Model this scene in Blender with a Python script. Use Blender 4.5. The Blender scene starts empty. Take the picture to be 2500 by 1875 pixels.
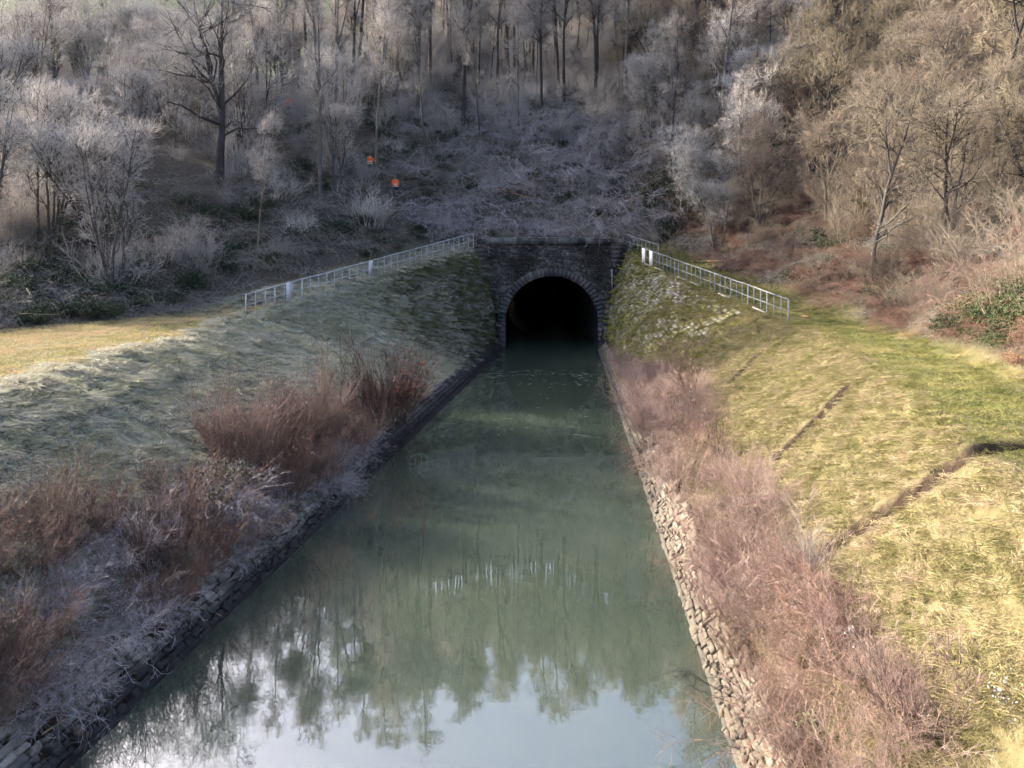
import bpy, math, random
import numpy as np
from mathutils import Vector, Matrix, Euler

# ------------------------------------------------------------------ camera, sky, sun, exposure
SC = bpy.context.scene
COL = SC.collection
F, PXC, YH, H = 1750.0, 1250.0, 600.0, 7.77      # focal length in photo pixels, centre column, horizon row, eye height
cam_d = bpy.data.cameras.new('camera')
cam = bpy.data.objects.new('camera', cam_d)
COL.objects.link(cam)
cam.location = (0, 0, H)
cam.rotation_euler = (math.radians(90), 0, 0)
cam_d.sensor_width = 36.0
cam_d.lens = 36.0 * F / 2500.0
cam_d.shift_y = -(937.5 - YH) / 2500.0
cam_d.clip_end = 3000
SC.camera = cam

SUN_AZ, SUN_EL = math.radians(25), math.radians(24.0)   # azimuth: ahead of due left
S = Vector((-math.cos(SUN_EL) * math.cos(SUN_AZ), math.cos(SUN_EL) * math.sin(SUN_AZ), math.sin(SUN_EL)))
sun_d = bpy.data.lights.new('sun', 'SUN')
sun_d.energy = 2.7
sun_d.angle = math.radians(0.6)
sun_d.color = (1.0, 0.89, 0.74)
sun = bpy.data.objects.new('sun', sun_d)
COL.objects.link(sun)
sun.rotation_euler = S.to_track_quat('Z', 'Y').to_euler()
sun.location = (-60, 40, 60)

world = bpy.data.worlds.new('World')
SC.world = world
world.use_nodes = True
wn = world.node_tree.nodes
bg = wn['Background']
sky = wn.new('ShaderNodeTexSky')
sky.sky_type = 'NISHITA'
sky.sun_disc = False
sky.sun_elevation = SUN_EL
sky.sun_rotation = math.atan2(S.x, S.y)
sky.air_density = 0.5
sky.dust_density = 4.5
sky.ozone_density = 0.6
world.node_tree.links.new(sky.outputs[0], bg.inputs[0])
bg.inputs[1].default_value = 0.15

SC.view_settings.view_transform = 'Standard'
SC.view_settings.look = 'None'
SC.view_settings.gamma = 1.0
SC.view_settings.exposure = 2.4
SC.view_settings.use_curve_mapping = False
SC.render.engine = 'CYCLES'
SC.cycles.use_denoising = True
SC.cycles.use_adaptive_sampling = True
SC.cycles.adaptive_threshold = 0.035
SC.cycles.adaptive_min_samples = 12
SC.cycles.max_bounces = 4
SC.cycles.diffuse_bounces = 1
SC.cycles.glossy_bounces = 2
SC.cycles.volume_bounces = 0
SC.cycles.transparent_max_bounces = 8
SC.cycles.caustics_reflective = False
SC.cycles.caustics_refractive = False

# ------------------------------------------------------------------ helpers
def tag(o, label=None, cat=None, group=None, kind=None):
    if label: o['label'] = label
    if cat: o['category'] = cat
    if group: o['group'] = group
    if kind: o['kind'] = kind
    return o

def empty(name, loc, label=None, cat=None, group=None):
    o = bpy.data.objects.new(name, None)
    o.empty_display_size = 0.2
    COL.objects.link(o)
    o.location = loc
    return tag(o, label, cat, group)

def mesh_np(name, v, faces, smooth=False, mat=None):
    """v (N,3); faces = list of integer arrays, each (M,k)"""
    me = bpy.data.meshes.new(name)
    v = np.asarray(v, np.float32)
    me.vertices.add(len(v))
    me.vertices.foreach_set('co', v.ravel())
    faces = [np.asarray(f, np.int32) for f in faces if len(f)]
    loops = np.concatenate([f.ravel() for f in faces])
    tot = np.concatenate([np.full(len(f), f.shape[1], np.int32) for f in faces])
    st = np.concatenate([[0], np.cumsum(tot)[:-1]]).astype(np.int32)
    me.loops.add(len(loops))
    me.loops.foreach_set('vertex_index', loops)
    me.polygons.add(len(tot))
    me.polygons.foreach_set('loop_start', st)
    me.polygons.foreach_set('loop_total', tot)
    if smooth:
        me.polygons.foreach_set('use_smooth', np.ones(len(tot), bool))
    if mat: me.materials.append(mat)
    me.update(calc_edges=True)
    return me

def obj(name, me, parent=None, loc=(0, 0, 0)):
    o = bpy.data.objects.new(name, me)
    COL.objects.link(o)
    o.location = loc
    if parent: o.parent = parent
    return o

BOXF = np.array([[0, 3, 2, 1], [4, 5, 6, 7], [0, 1, 5, 4], [1, 2, 6, 5], [2, 3, 7, 6], [3, 0, 4, 7]])
def box_v(x0, x1, y0, y1, z0, z1):
    return np.array([[x0, y0, z0], [x1, y0, z0], [x1, y1, z0], [x0, y1, z0], [x0, y0, z1], [x1, y0, z1], [x1, y1, z1], [x0, y1, z1]], float)

class MB:
    def __init__(s): s.v = []; s.q = []; s.t = []; s.n = 0
    def add(s, v, q=None, t=None):
        v = np.asarray(v, float)
        if q is not None and len(q): s.q.append(np.asarray(q) + s.n)
        if t is not None and len(t): s.t.append(np.asarray(t) + s.n)
        s.v.append(v); s.n += len(v)
        return s
    def box(s, *a): return s.add(box_v(*a), BOXF)
    def bar(s, a, b, r, n=6):
        a, b = np.asarray(a, float), np.asarray(b, float)
        return s.tube(np.array([a, b]), [r, r], n)
    def tube(s, pts, rad, n=6, caps=True):
        v, q = tubes(np.asarray(pts, float)[None], np.asarray(rad, float)[None], n)
        k = len(v)
        if caps:
            P = len(pts)
            v = np.vstack([v, pts[0], pts[-1]])
            i = np.arange(n)
            t = np.vstack([np.c_[np.full(n, k), (i + 1) % n, i], np.c_[np.full(n, k + 1), (P - 1) * n + i, (P - 1) * n + (i + 1) % n]])
            return s.add(v, q, t)
        return s.add(v, q)
    def mesh(s, name, mat=None, smooth=False):
        f = []
        if s.q: f.append(np.vstack(s.q))
        if s.t: f.append(np.vstack(s.t))
        return mesh_np(name, np.vstack(s.v), f, smooth, mat)

def nrm(a):
    return a / np.maximum(np.linalg.norm(a, axis=-1, keepdims=True), 1e-9)

def tubes(pts, rad, S):
    """pts (N,P,3), rad (N,P) -> verts, quads"""
    N, P, _ = pts.shape
    tan = np.empty_like(pts)
    tan[:, 1:-1] = pts[:, 2:] - pts[:, :-2]
    tan[:, 0] = pts[:, 1] - pts[:, 0]
    tan[:, -1] = pts[:, -1] - pts[:, -2]
    tan = nrm(tan)
    ref = np.where(np.abs(tan[:, :1, 2:3]) > 0.8, np.array([1.0, 0.2, 0]), np.array([0.1, 0.2, 1.0]))
    u = nrm(np.cross(tan, np.broadcast_to(ref, tan.shape)))
    w = np.cross(tan, u)
    ang = np.arange(S) * 2 * math.pi / S
    v = pts[:, :, None, :] + rad[:, :, None, None] * (np.cos(ang)[None, None, :, None] * u[:, :, None, :] + np.sin(ang)[None, None, :, None] * w[:, :, None, :])
    base = (np.arange(N) * P * S)[:, None, None] + (np.arange(P - 1) * S)[None, :, None]
    i = np.arange(S)[None, None, :]
    j = (np.arange(S) + 1) % S
    j = j[None, None, :]
    q = np.stack([base + i, base + j, base + S + j, base + S + i], -1).reshape(-1, 4)
    return v.reshape(-1, 3), q

_tab = np.random.RandomState(7).rand(256, 256)
def vnoise(x, y):
    x = np.asarray(x, float); y = np.asarray(y, float)
    xi = np.floor(x).astype(int); yi = np.floor(y).astype(int)
    fx = x - xi; fy = y - yi
    fx = fx * fx * (3 - 2 * fx); fy = fy * fy * (3 - 2 * fy)
    a = _tab[xi & 255, yi & 255]; b = _tab[(xi + 1) & 255, yi & 255]
    c = _tab[xi & 255, (yi + 1) & 255]; d = _tab[(xi + 1) & 255, (yi + 1) & 255]
    return (a * (1 - fx) + b * fx) * (1 - fy) + (c * (1 - fx) + d * fx) * fy
def fbm(x, y, o=4):
    s = 0; a = 0.5; t = 0
    for k in range(o):
        s = s + a * vnoise(x * 2 ** k + 17.3 * k, y * 2 ** k + 5.1 * k); t += a; a *= 0.5
    return s / t - 0.5
def sstep(a, b, x):
    t = np.clip((np.asarray(x, float) - a) / (b - a), 0, 1)
    return t * t * (3 - 2 * t)

# ------------------------------------------------------------------ terrain
PORTAL_Y = 55.0
TCX, TR, TSPR = 3.06, 3.57, 1.87       # tunnel axis, half width, springing height
def xwl(y): return 0.1397 * np.minimum(y, 56) - 8.193
def xwr(y): return 0.0718 * np.minimum(y, 56) + 2.683
def xcl(y): return np.interp(y, [-40, 5, 18, 24, 28, 37, 55, 56], [-12.5, -12.6, -12.9, -13.5, -13.0, -13.7, -2.75, -2.4])
def zcl(y): return np.interp(y, [-40, 30, 37, 55, 56], [4.2, 4.2, 4.3, 7.7, 7.85])
def xel(y): return np.interp(y, [-40, 18, 31, 34, 41, 55, 60], [-26, -24, -21.8, -18.9, -15.6, -6.3, -5.0])
def xcr(y): return np.interp(y, [-40, 5, 12.5, 19.3, 28.9, 34, 52, 55, 56], [5, 6.6, 8.1, 10.4, 12.7, 13.0, 9.4, 8.85, 8.75])
def zcr(y): return np.interp(y, [-40, 34, 52, 55, 56], [4.2, 4.2, 6.6, 7.5, 7.85])
def xer(y): return np.interp(y, [-40, 5, 18, 23, 32, 40, 52, 56, 60], [9, 10.5, 12.9, 13.9, 16.3, 15.9, 13.4, 12.2, 11.0])
DITCH = []     # filled below: polylines (world xy) of trodden channels on the right slope
def z_hill(y):
    return np.interp(y, [0, 56.8, 60, 76, 100, 140, 180, 230, 700], [8.0, 8.0, 10.2, 22.3, 33.0, 51.0, 71, 93, 100])

def height(x, y, fine=True):
    x = np.asarray(x, float); y = np.asarray(y, float)
    yc = np.minimum(y, 56)
    wl, wr = xwl(yc), xwr(yc)
    cl, zl, el = xcl(yc), zcl(yc), xel(np.minimum(y, 60))
    cr, zr, er = xcr(yc), zcr(yc), xer(np.minimum(y, 60))
    near = sstep(40, 50, y)
    # left bank
    s = np.clip((wl - 0.62 - x) / np.maximum(wl - 0.62 - cl, 0.3), 0, 1)
    pw = 1.0 - 0.48 * near
    zL = 0.5 + (zl - 0.5) * np.power(s, pw)
    # small terrace below the rim, in front
    zL = zL + 0.06 * (np.exp(-((s - 0.80) / 0.05) ** 2) - 0.6 * np.exp(-((s - 0.70) / 0.05) ** 2)) * sstep(40, 30, y)
    rev = np.clip((wl + 0.45 - x) / 1.07, 0, 1)
    zL = np.where(x > wl - 0.62, -0.42 + 0.92 * rev, zL)
    # right bank
    s2 = np.clip((x - wr - 0.55) / np.maximum(cr - wr - 0.55, 0.3), 0, 1)
    near2 = sstep(34, 47, y)
    zR = 0.5 + (zr - 0.5) * np.power(s2, 1.0 - 0.45 * near2)
    rev2 = np.clip((x - wr + 0.45) / 1.0, 0, 1)
    zR = np.where(x < wr + 0.55, -0.42 + 0.92 * rev2, zR)
    mid = 0.5 * (wl + wr)
    zcut = np.where(x < mid, zL, zR)
    zcut = np.where((x > wl + 0.45) & (x < wr - 0.45), -1.2, zcut)
    # beyond the crests
    tl = np.maximum(0, el - x); tr = np.maximum(0, x - er)
    sl_ = np.interp(y, [38, 52, 60], [0.20, 0.50, 0.45])
    latl = sl_ * np.minimum(tl, 10) + 0.6 * sl_ * np.clip(tl - 10, 0, 10) + 0.08 * np.clip(tl - 20, 0, 80)
    latr = 0.62 * np.minimum(tr, 14) + 0.42 * np.clip(tr - 14, 0, 30) + 0.06 * np.clip(tr - 44, 0, 100)
    hill = z_hill(y) - 8.0
    hl = hill * (1 - 0.45 * sstep(3, 30, tl) * sstep(210, 130, y))
    hr = hill * (1 - 0.35 * sstep(3, 30, tr) * sstep(200, 120, y))
    basel = np.where(y < 56, zl, 8.0); baser = np.where(y < 56, zr, 8.0)
    zl_out = basel + latl + hl
    zr_out = baser + latr + hr
    zout = np.where(x < mid, zl_out, zr_out)
    iscut = (y < 55.5) & (x > cl) & (x < cr)
    z = np.where(iscut, zcut, zout)
    # relief
    dry = np.where(iscut, sstep(0.5, 1.3, z), 1.0)
    amp = 0.10 + 0.9 * sstep(2, 12, tl + tr + np.maximum(0, (y - 57) * 0.7))
    z = z + dry * amp * 1.2 * fbm(x * 0.16 + 3, y * 0.16 + 8, 4)
    z = z + 2.0 * sstep(57.5, 61, y) * sstep(84, 74, y) * fbm(x * 0.33, y * 0.33, 3)
    if fine:
        z = z + dry * 0.10 * fbm(x * 1.1, y * 1.1, 3)
        for (pl, w, dep) in DITCH:
            d = np.full(np.broadcast(x, y).shape, 1e9)
            for (a, b) in zip(pl[:-1], pl[1:]):
                ax, ay = a; bx, by = b
                L2 = (bx - ax) ** 2 + (by - ay) ** 2
                t = np.clip(((x - ax) * (bx - ax) + (y - ay) * (by - ay)) / L2, 0, 1)
                d = np.minimum(d, np.hypot(x - ax - t * (bx - ax), y - ay - t * (by - ay)))
            z = z - dep * np.exp(-(d / w) ** 2)
    return z

def pix(px, py, d):
    return np.array([(px - PXC) * d / F, d, H - (py - YH) * d / F])
def ground_hit(px, py, d0=8.0, d1=220.0):
    d = np.concatenate([np.arange(d0, 70, 0.05), np.arange(70, d1, 0.25)])
    x = (px - PXC) * d / F
    z = H - (py - YH) * d / F
    g = height(x, d, False)
    k = np.nonzero(z <= g)[0]
    k = k[0] if len(k) else len(d) - 1
    return np.array([x[k], d[k], g[k]])
def gz(x, y): return float(height(np.array([x]), np.array([y]))[0])

_d = []
for px, py in ((2010, 1352), (2100, 1290), (2200, 1222), (2300, 1150), (2385, 1103), (2440, 1092), (2520, 1090)):
    _d.append(tuple(ground_hit(px, py)[:2]))
DITCHES = [(_d, 0.14, 0.36)]
_d = [tuple(ground_hit(px, py)[:2]) for px, py in ((1905, 1110), (1960, 1060), (2010, 1010), (2075, 940))]
DITCHES.append((_d, 0.12, 0.2))
_d = [tuple(ground_hit(px, py)[:2]) for px, py in ((1790, 932), (1820, 900), (1853, 862))]
DITCHES.append((_d, 0.12, 0.26))
DITCH = DITCHES

# ------------------------------------------------------------------ materials
def new_mat(name):
    m = bpy.data.materials.new(name)
    m.use_nodes = True
    nt = m.node_tree
    b = nt.nodes['Principled BSDF']
    b.inputs['Specular IOR Level'].default_value = 0.2
    return m, nt, b
def nd(nt, t, **kw):
    n = nt.nodes.new(t)
    for k, v in kw.items(): setattr(n, k, v)
    return n
def mixc(nt, fac, a, b, mode='MIX'):
    n = nt.nodes.new('ShaderNodeMix'); n.data_type = 'RGBA'; n.blend_type = mode
    for sck, val in ((n.inputs[0], fac), (n.inputs[6], a), (n.inputs[7], b)):
        if isinstance(val, (int, float)): sck.default_value = val
        elif isinstance(val, tuple): sck.default_value = val if len(val) == 4 else (*val, 1)
        else: nt.links.new(val, sck)
    return n.outputs[2]
def ramp(nt, fac, stops):
    n = nt.nodes.new('ShaderNodeValToRGB')
    e = n.color_ramp.elements
    while len(e) < len(stops): e.new(0.5)
    for el, (p, c) in zip(e, stops):
        el.position = p
        el.color = (*c, 1) if isinstance(c, tuple) else (c, c, c, 1)
    nt.links.new(fac, n.inputs[0])
    return n.outputs[0]
def noise(nt, scale, detail=3, coord=None, rough=0.55):
    n = nt.nodes.new('ShaderNodeTexNoise')
    n.inputs['Scale'].default_value = scale
    n.inputs['Detail'].default_value = detail
    n.inputs['Roughness'].default_value = rough
    if coord is None:
        g = nt.nodes.get('geo') or nd(nt, 'ShaderNodeNewGeometry', name='geo')
        coord = g.outputs['Position']
    nt.links.new(coord, n.inputs['Vector'])
    return n.outputs[0]
def bump(nt, b, h, strength=0.5, dist=0.05):
    n = nt.nodes.new('ShaderNodeBump')
    n.inputs['Strength'].default_value = strength
    n.inputs['Distance'].default_value = dist
    nt.links.new(h, n.inputs['Height'])
    nt.links.new(n.outputs[0], b.inputs['Normal'])

def plant_mat(name, cols, rough=0.8, trans=0.0, scale=0.35, frost=None):
    """stems and blades: colour varies by instance and slowly through the thing; frost = colour of rime on upper sides"""
    m, nt, b = new_mat(name)
    oi = nd(nt, 'ShaderNodeObjectInfo')
    nz = noise(nt, scale, 3)
    ad = nd(nt, 'ShaderNodeMath', operation='MULTIPLY_ADD'); nt.links.new(nz, ad.inputs[0]); ad.inputs[1].default_value = 1.3
    mu = nd(nt, 'ShaderNodeMath', operation='MULTIPLY_ADD'); nt.links.new(oi.outputs['Random'], mu.inputs[0]); mu.inputs[1].default_value = 0.6; mu.inputs[2].default_value = -0.45
    nt.links.new(mu.outputs[0], ad.inputs[2])
    k = len(cols)
    c = ramp(nt, ad.outputs[0], [(0.15 + 0.7 * i / max(1, k - 1), cc) for i, cc in enumerate(cols)])
    if frost:
        nz2 = noise(nt, 7.0, 2)
        f = ramp(nt, nz2, [(0.38, 0.0), (0.62, frost[3] if len(frost) > 3 else 0.8)])
        c = mixc(nt, f, c, tuple(frost[:3]))
    nt.links.new(c, b.inputs['Base Color'])
    b.inputs['Roughness'].default_value = rough
    if trans:
        tr = nd(nt, 'ShaderNodeBsdfTranslucent'); nt.links.new(c, tr.inputs[0])
        mx = nd(nt, 'ShaderNodeMixShader'); mx.inputs[0].default_value = trans
        nt.links.new(b.outputs[0], mx.inputs[1]); nt.links.new(tr.outputs[0], mx.inputs[2])
        nt.links.new(mx.outputs[0], nt.nodes['Material Output'].inputs[0])
    return m

def stone_mat(name, cols, scale=3.0, dark=None, wet=None, bs=0.5):
    m, nt, b = new_mat(name)
    oi = nd(nt, 'ShaderNodeObjectInfo')
    g = nd(nt, 'ShaderNodeNewGeometry', name='geo')
    nz = noise(nt, scale, 5)
    isl = nd(nt, 'ShaderNodeMath', operation='ADD')
    nt.links.new(g.outputs['Random Per Island'], isl.inputs[0]); nt.links.new(oi.outputs['Random'], isl.inputs[1])
    fr = nd(nt, 'ShaderNodeMath', operation='FRACT'); nt.links.new(isl.outputs[0], fr.inputs[0])
    md = nd(nt, 'ShaderNodeMath', operation='MULTIPLY_ADD'); nt.links.new(fr.outputs[0], md.inputs[0]); md.inputs[1].default_value = 0.6
    m2 = nd(nt, 'ShaderNodeMath', operation='MULTIPLY_ADD'); nt.links.new(nz, m2.inputs[0]); m2.inputs[1].default_value = 0.9; m2.inputs[2].default_value = -0.25
    nt.links.new(m2.outputs[0], md.inputs[2])
    k = len(cols)
    c = ramp(nt, md.outputs[0], [(0.1 + 0.8 * i / max(1, k - 1), cc) for i, cc in enumerate(cols)])
    if dark:      # soot / algae stains with their own shapes
        nz2 = noise(nt, dark[0], 5)
        c = mixc(nt, ramp(nt, nz2, [(0.42, 0.0), (0.6, 1.0)]), c, tuple(dark[1]))
    if wet:       # wet and algae-dark close to the water line
        sx = nd(nt, 'ShaderNodeSeparateXYZ'); nt.links.new(g.outputs['Position'], sx.inputs[0])
        nz3 = noise(nt, 1.3, 3)
        a = nd(nt, 'ShaderNodeMath', operation='MULTIPLY_ADD'); nt.links.new(nz3, a.inputs[0]); a.inputs[1].default_value = -0.35; nt.links.new(sx.outputs[2], a.inputs[2])
        c = mixc(nt, ramp(nt, a.outputs[0], [(0.0, 1.0), (max(0.02, wet[0]), 0.0)]), c, tuple(wet[1]))
    nt.links.new(c, b.inputs['Base Color'])
    b.inputs['Roughness'].default_value = 0.85
    bump(nt, b, noise(nt, scale * 6, 4), bs, 0.02)
    return m

def plain_mat(name, col, rough=0.6, metal=0.0, var=0.25, scale=6):
    m, nt, b = new_mat(name)
    c = mixc(nt, ramp(nt, noise(nt, scale, 4), [(0.35, 0.0), (0.7, 1.0)]), col, tuple(x * (1 - var) for x in col))
    nt.links.new(c, b.inputs['Base Color'])
    b.inputs['Roughness'].default_value = rough
    b.inputs['Metallic'].default_value = metal
    return m

M = {}
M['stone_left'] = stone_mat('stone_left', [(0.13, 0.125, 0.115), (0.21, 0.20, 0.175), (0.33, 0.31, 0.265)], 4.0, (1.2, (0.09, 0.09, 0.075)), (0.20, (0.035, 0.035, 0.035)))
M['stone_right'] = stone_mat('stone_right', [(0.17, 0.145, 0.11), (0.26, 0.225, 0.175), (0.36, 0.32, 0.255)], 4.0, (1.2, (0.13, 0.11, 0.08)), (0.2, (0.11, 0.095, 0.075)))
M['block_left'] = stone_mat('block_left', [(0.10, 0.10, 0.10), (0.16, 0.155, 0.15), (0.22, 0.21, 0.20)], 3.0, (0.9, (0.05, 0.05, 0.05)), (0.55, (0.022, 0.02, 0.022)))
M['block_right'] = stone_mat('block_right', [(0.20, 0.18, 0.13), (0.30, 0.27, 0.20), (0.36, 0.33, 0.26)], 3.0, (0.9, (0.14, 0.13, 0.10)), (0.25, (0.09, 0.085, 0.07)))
M['masonry'] = stone_mat('masonry', [(0.05, 0.047, 0.043), (0.092, 0.086, 0.078), (0.19, 0.18, 0.165)], 2.0, (0.55, (0.033, 0.031, 0.028)))
M['voussoir'] = stone_mat('voussoir', [(0.09, 0.085, 0.08), (0.115, 0.11, 0.105), (0.145, 0.14, 0.13)], 2.0, (0.9, (0.055, 0.055, 0.057)))
M['coping'] = stone_mat('coping', [(0.07, 0.07, 0.07), (0.11, 0.11, 0.105), (0.16, 0.16, 0.15)], 1.5, (0.8, (0.03, 0.03, 0.03)))
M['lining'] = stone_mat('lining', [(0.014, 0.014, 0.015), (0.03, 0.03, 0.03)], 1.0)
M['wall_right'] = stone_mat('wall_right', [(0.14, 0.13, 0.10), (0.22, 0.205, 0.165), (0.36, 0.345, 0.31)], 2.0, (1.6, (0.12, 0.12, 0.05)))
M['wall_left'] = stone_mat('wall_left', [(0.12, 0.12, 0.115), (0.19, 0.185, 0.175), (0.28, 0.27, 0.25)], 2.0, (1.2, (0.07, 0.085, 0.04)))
M['rail'] = plain_mat('rail', (0.30, 0.325, 0.345), 0.6, 0.0, 0.5, 3)
M['rail_frost'] = plain_mat('rail_frost', (0.48, 0.50, 0.51), 0.6, 0.0, 0.3, 3)
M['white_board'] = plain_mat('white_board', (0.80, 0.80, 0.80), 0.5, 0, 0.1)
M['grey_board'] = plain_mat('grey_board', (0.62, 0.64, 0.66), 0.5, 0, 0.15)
M['concrete'] = plain_mat('concrete', (0.33, 0.31, 0.27), 0.9, 0, 0.35)
M['pipe'] = plain_mat('pipe', (0.30, 0.30, 0.31), 0.6, 0.2, 0.5)
M['wood_cut'] = plain_mat('wood_cut', (0.45, 0.27, 0.14), 0.8, 0, 0.35)
M['wood_old'] = plain_mat('wood_old', (0.15, 0.11, 0.085), 0.9, 0, 0.4)

# bark and twigs
M['bark_dark'] = plant_mat('bark_dark', [(0.035, 0.03, 0.03), (0.06, 0.052, 0.05), (0.09, 0.085, 0.075)], 0.9, 0, 1.5)
M['bark_grey'] = plant_mat('bark_grey', [(0.075, 0.07, 0.065), (0.12, 0.11, 0.10), (0.17, 0.155, 0.13)], 0.9, 0, 1.2)
M['bark_warm'] = plant_mat('bark_warm', [(0.085, 0.068, 0.052), (0.14, 0.115, 0.085), (0.21, 0.175, 0.12)], 0.9, 0, 0.9)
M['bark_pale'] = plant_mat('bark_pale', [(0.22, 0.20, 0.18), (0.34, 0.31, 0.27), (0.30, 0.25, 0.16)], 0.85, 0, 0.8)
M['twig_frost_haze'] = plant_mat('twig_frost_haze', [(0.33, 0.28, 0.24), (0.44, 0.385, 0.335), (0.54, 0.49, 0.44)], 0.85, 0, 0.25, (0.72, 0.70, 0.67, 0.55))  # rimed twigs; extra paleness in the colour stands in for haze
M['twig_white'] = plant_mat('twig_white', [(0.25, 0.235, 0.22), (0.36, 0.345, 0.33), (0.46, 0.45, 0.44)], 0.85, 0, 0.4, (0.66, 0.66, 0.66, 0.6))
M['twig_grey'] = plant_mat('twig_grey', [(0.19, 0.17, 0.15), (0.29, 0.265, 0.235), (0.40, 0.37, 0.335)], 0.85, 0, 0.3, (0.42, 0.41, 0.42, 0.5))  # grey twigs, lightened in colour to imitate haze over the woods
M['twig_warm'] = plant_mat('twig_warm', [(0.17, 0.135, 0.11), (0.25, 0.20, 0.155), (0.31, 0.265, 0.19), (0.27, 0.21, 0.17)], 0.85, 0, 0.22)
M['twig_olive'] = plant_mat('twig_olive', [(0.19, 0.155, 0.11), (0.27, 0.225, 0.155), (0.34, 0.29, 0.19)], 0.85, 0, 0.3)
M['stem_red'] = plant_mat('stem_red', [(0.13, 0.09, 0.08), (0.20, 0.142, 0.125), (0.27, 0.19, 0.155), (0.20, 0.148, 0.13)], 0.8, 0, 0.9)
M['stem_pink'] = plant_mat('stem_pink', [(0.22, 0.14, 0.12), (0.33, 0.235, 0.20), (0.44, 0.34, 0.285), (0.29, 0.185, 0.16)], 0.8, 0, 0.55)
M['stem_brown'] = plant_mat('stem_brown', [(0.085, 0.055, 0.045), (0.15, 0.095, 0.075), (0.21, 0.14, 0.105)], 0.85, 0, 0.6)
M['bramble'] = plant_mat('bramble', [(0.105, 0.09, 0.072), (0.18, 0.158, 0.128), (0.28, 0.255, 0.215)], 0.85, 0, 0.5, (0.44, 0.43, 0.39, 0.5))
M['bramble_frost'] = plant_mat('bramble_frost', [(0.17, 0.13, 0.125), (0.26, 0.22, 0.215), (0.37, 0.34, 0.345)], 0.85, 0, 0.5, (0.66, 0.64, 0.67, 0.7))
M['bramble_red'] = plant_mat('bramble_red', [(0.15, 0.085, 0.065), (0.24, 0.145, 0.11), (0.31, 0.22, 0.16)], 0.85, 0, 0.5)
M['leaf_dark'] = plant_mat('leaf_dark', [(0.018, 0.032, 0.016), (0.035, 0.052, 0.022), (0.06, 0.078, 0.035)], 0.8, 0.1, 0.6, (0.13, 0.15, 0.13, 0.3))
M['leaf_sun'] = plant_mat('leaf_sun', [(0.03, 0.05, 0.018), (0.06, 0.085, 0.03), (0.10, 0.12, 0.05)], 0.7, 0.1, 0.8)
M['leaf_red'] = plant_mat('leaf_red', [(0.26, 0.085, 0.055), (0.34, 0.125, 0.075), (0.40, 0.17, 0.10)], 0.7, 0.3, 2.0)
M['leaf_brown'] = plant_mat('leaf_brown', [(0.15, 0.08, 0.055), (0.21, 0.12, 0.08), (0.28, 0.17, 0.11)], 0.8, 0.15, 1.0)
M['seed_white'] = plant_mat('seed_white', [(0.42, 0.39, 0.38), (0.55, 0.52, 0.51)], 0.9, 0.2, 2.0)
M['grass_frost'] = plant_mat('grass_frost', [(0.24, 0.255, 0.13), (0.34, 0.345, 0.21), (0.43, 0.42, 0.29), (0.52, 0.50, 0.39)], 0.8, 0.2, 0.5, (0.58, 0.57, 0.49, 0.5))
M['grass_rim'] = plant_mat('grass_rim', [(0.32, 0.30, 0.20), (0.40, 0.38, 0.27), (0.47, 0.45, 0.35)], 0.8, 0.25, 0.6, (0.60, 0.60, 0.55, 0.45))
M['grass_dry'] = plant_mat('grass_dry', [(0.17, 0.165, 0.06), (0.26, 0.235, 0.105), (0.345, 0.29, 0.16), (0.40, 0.315, 0.205)], 0.8, 0.25, 1.3)
M['grass_green'] = plant_mat('grass_green', [(0.12, 0.135, 0.04), (0.20, 0.20, 0.065), (0.29, 0.26, 0.10)], 0.8, 0.25, 0.5)
M['grass_path_left'] = plant_mat('grass_path_left', [(0.28, 0.27, 0.10), (0.42, 0.36, 0.18), (0.52, 0.37, 0.23)], 0.8, 0.25, 0.25)
M['grass_shade'] = plant_mat('grass_shade', [(0.12, 0.12, 0.075), (0.20, 0.185, 0.125), (0.28, 0.26, 0.19)], 0.8, 0.2, 0.5, (0.42, 0.42, 0.42, 0.5))
M['moss'] = plant_mat('moss', [(0.06, 0.075, 0.03), (0.095, 0.11, 0.045), (0.17, 0.165, 0.085)], 0.85, 0.1, 0.7)
M['moss_sun'] = plant_mat('moss_sun', [(0.14, 0.15, 0.03), (0.24, 0.24, 0.05), (0.32, 0.27, 0.13)], 0.85, 0.15, 0.7)

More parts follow.
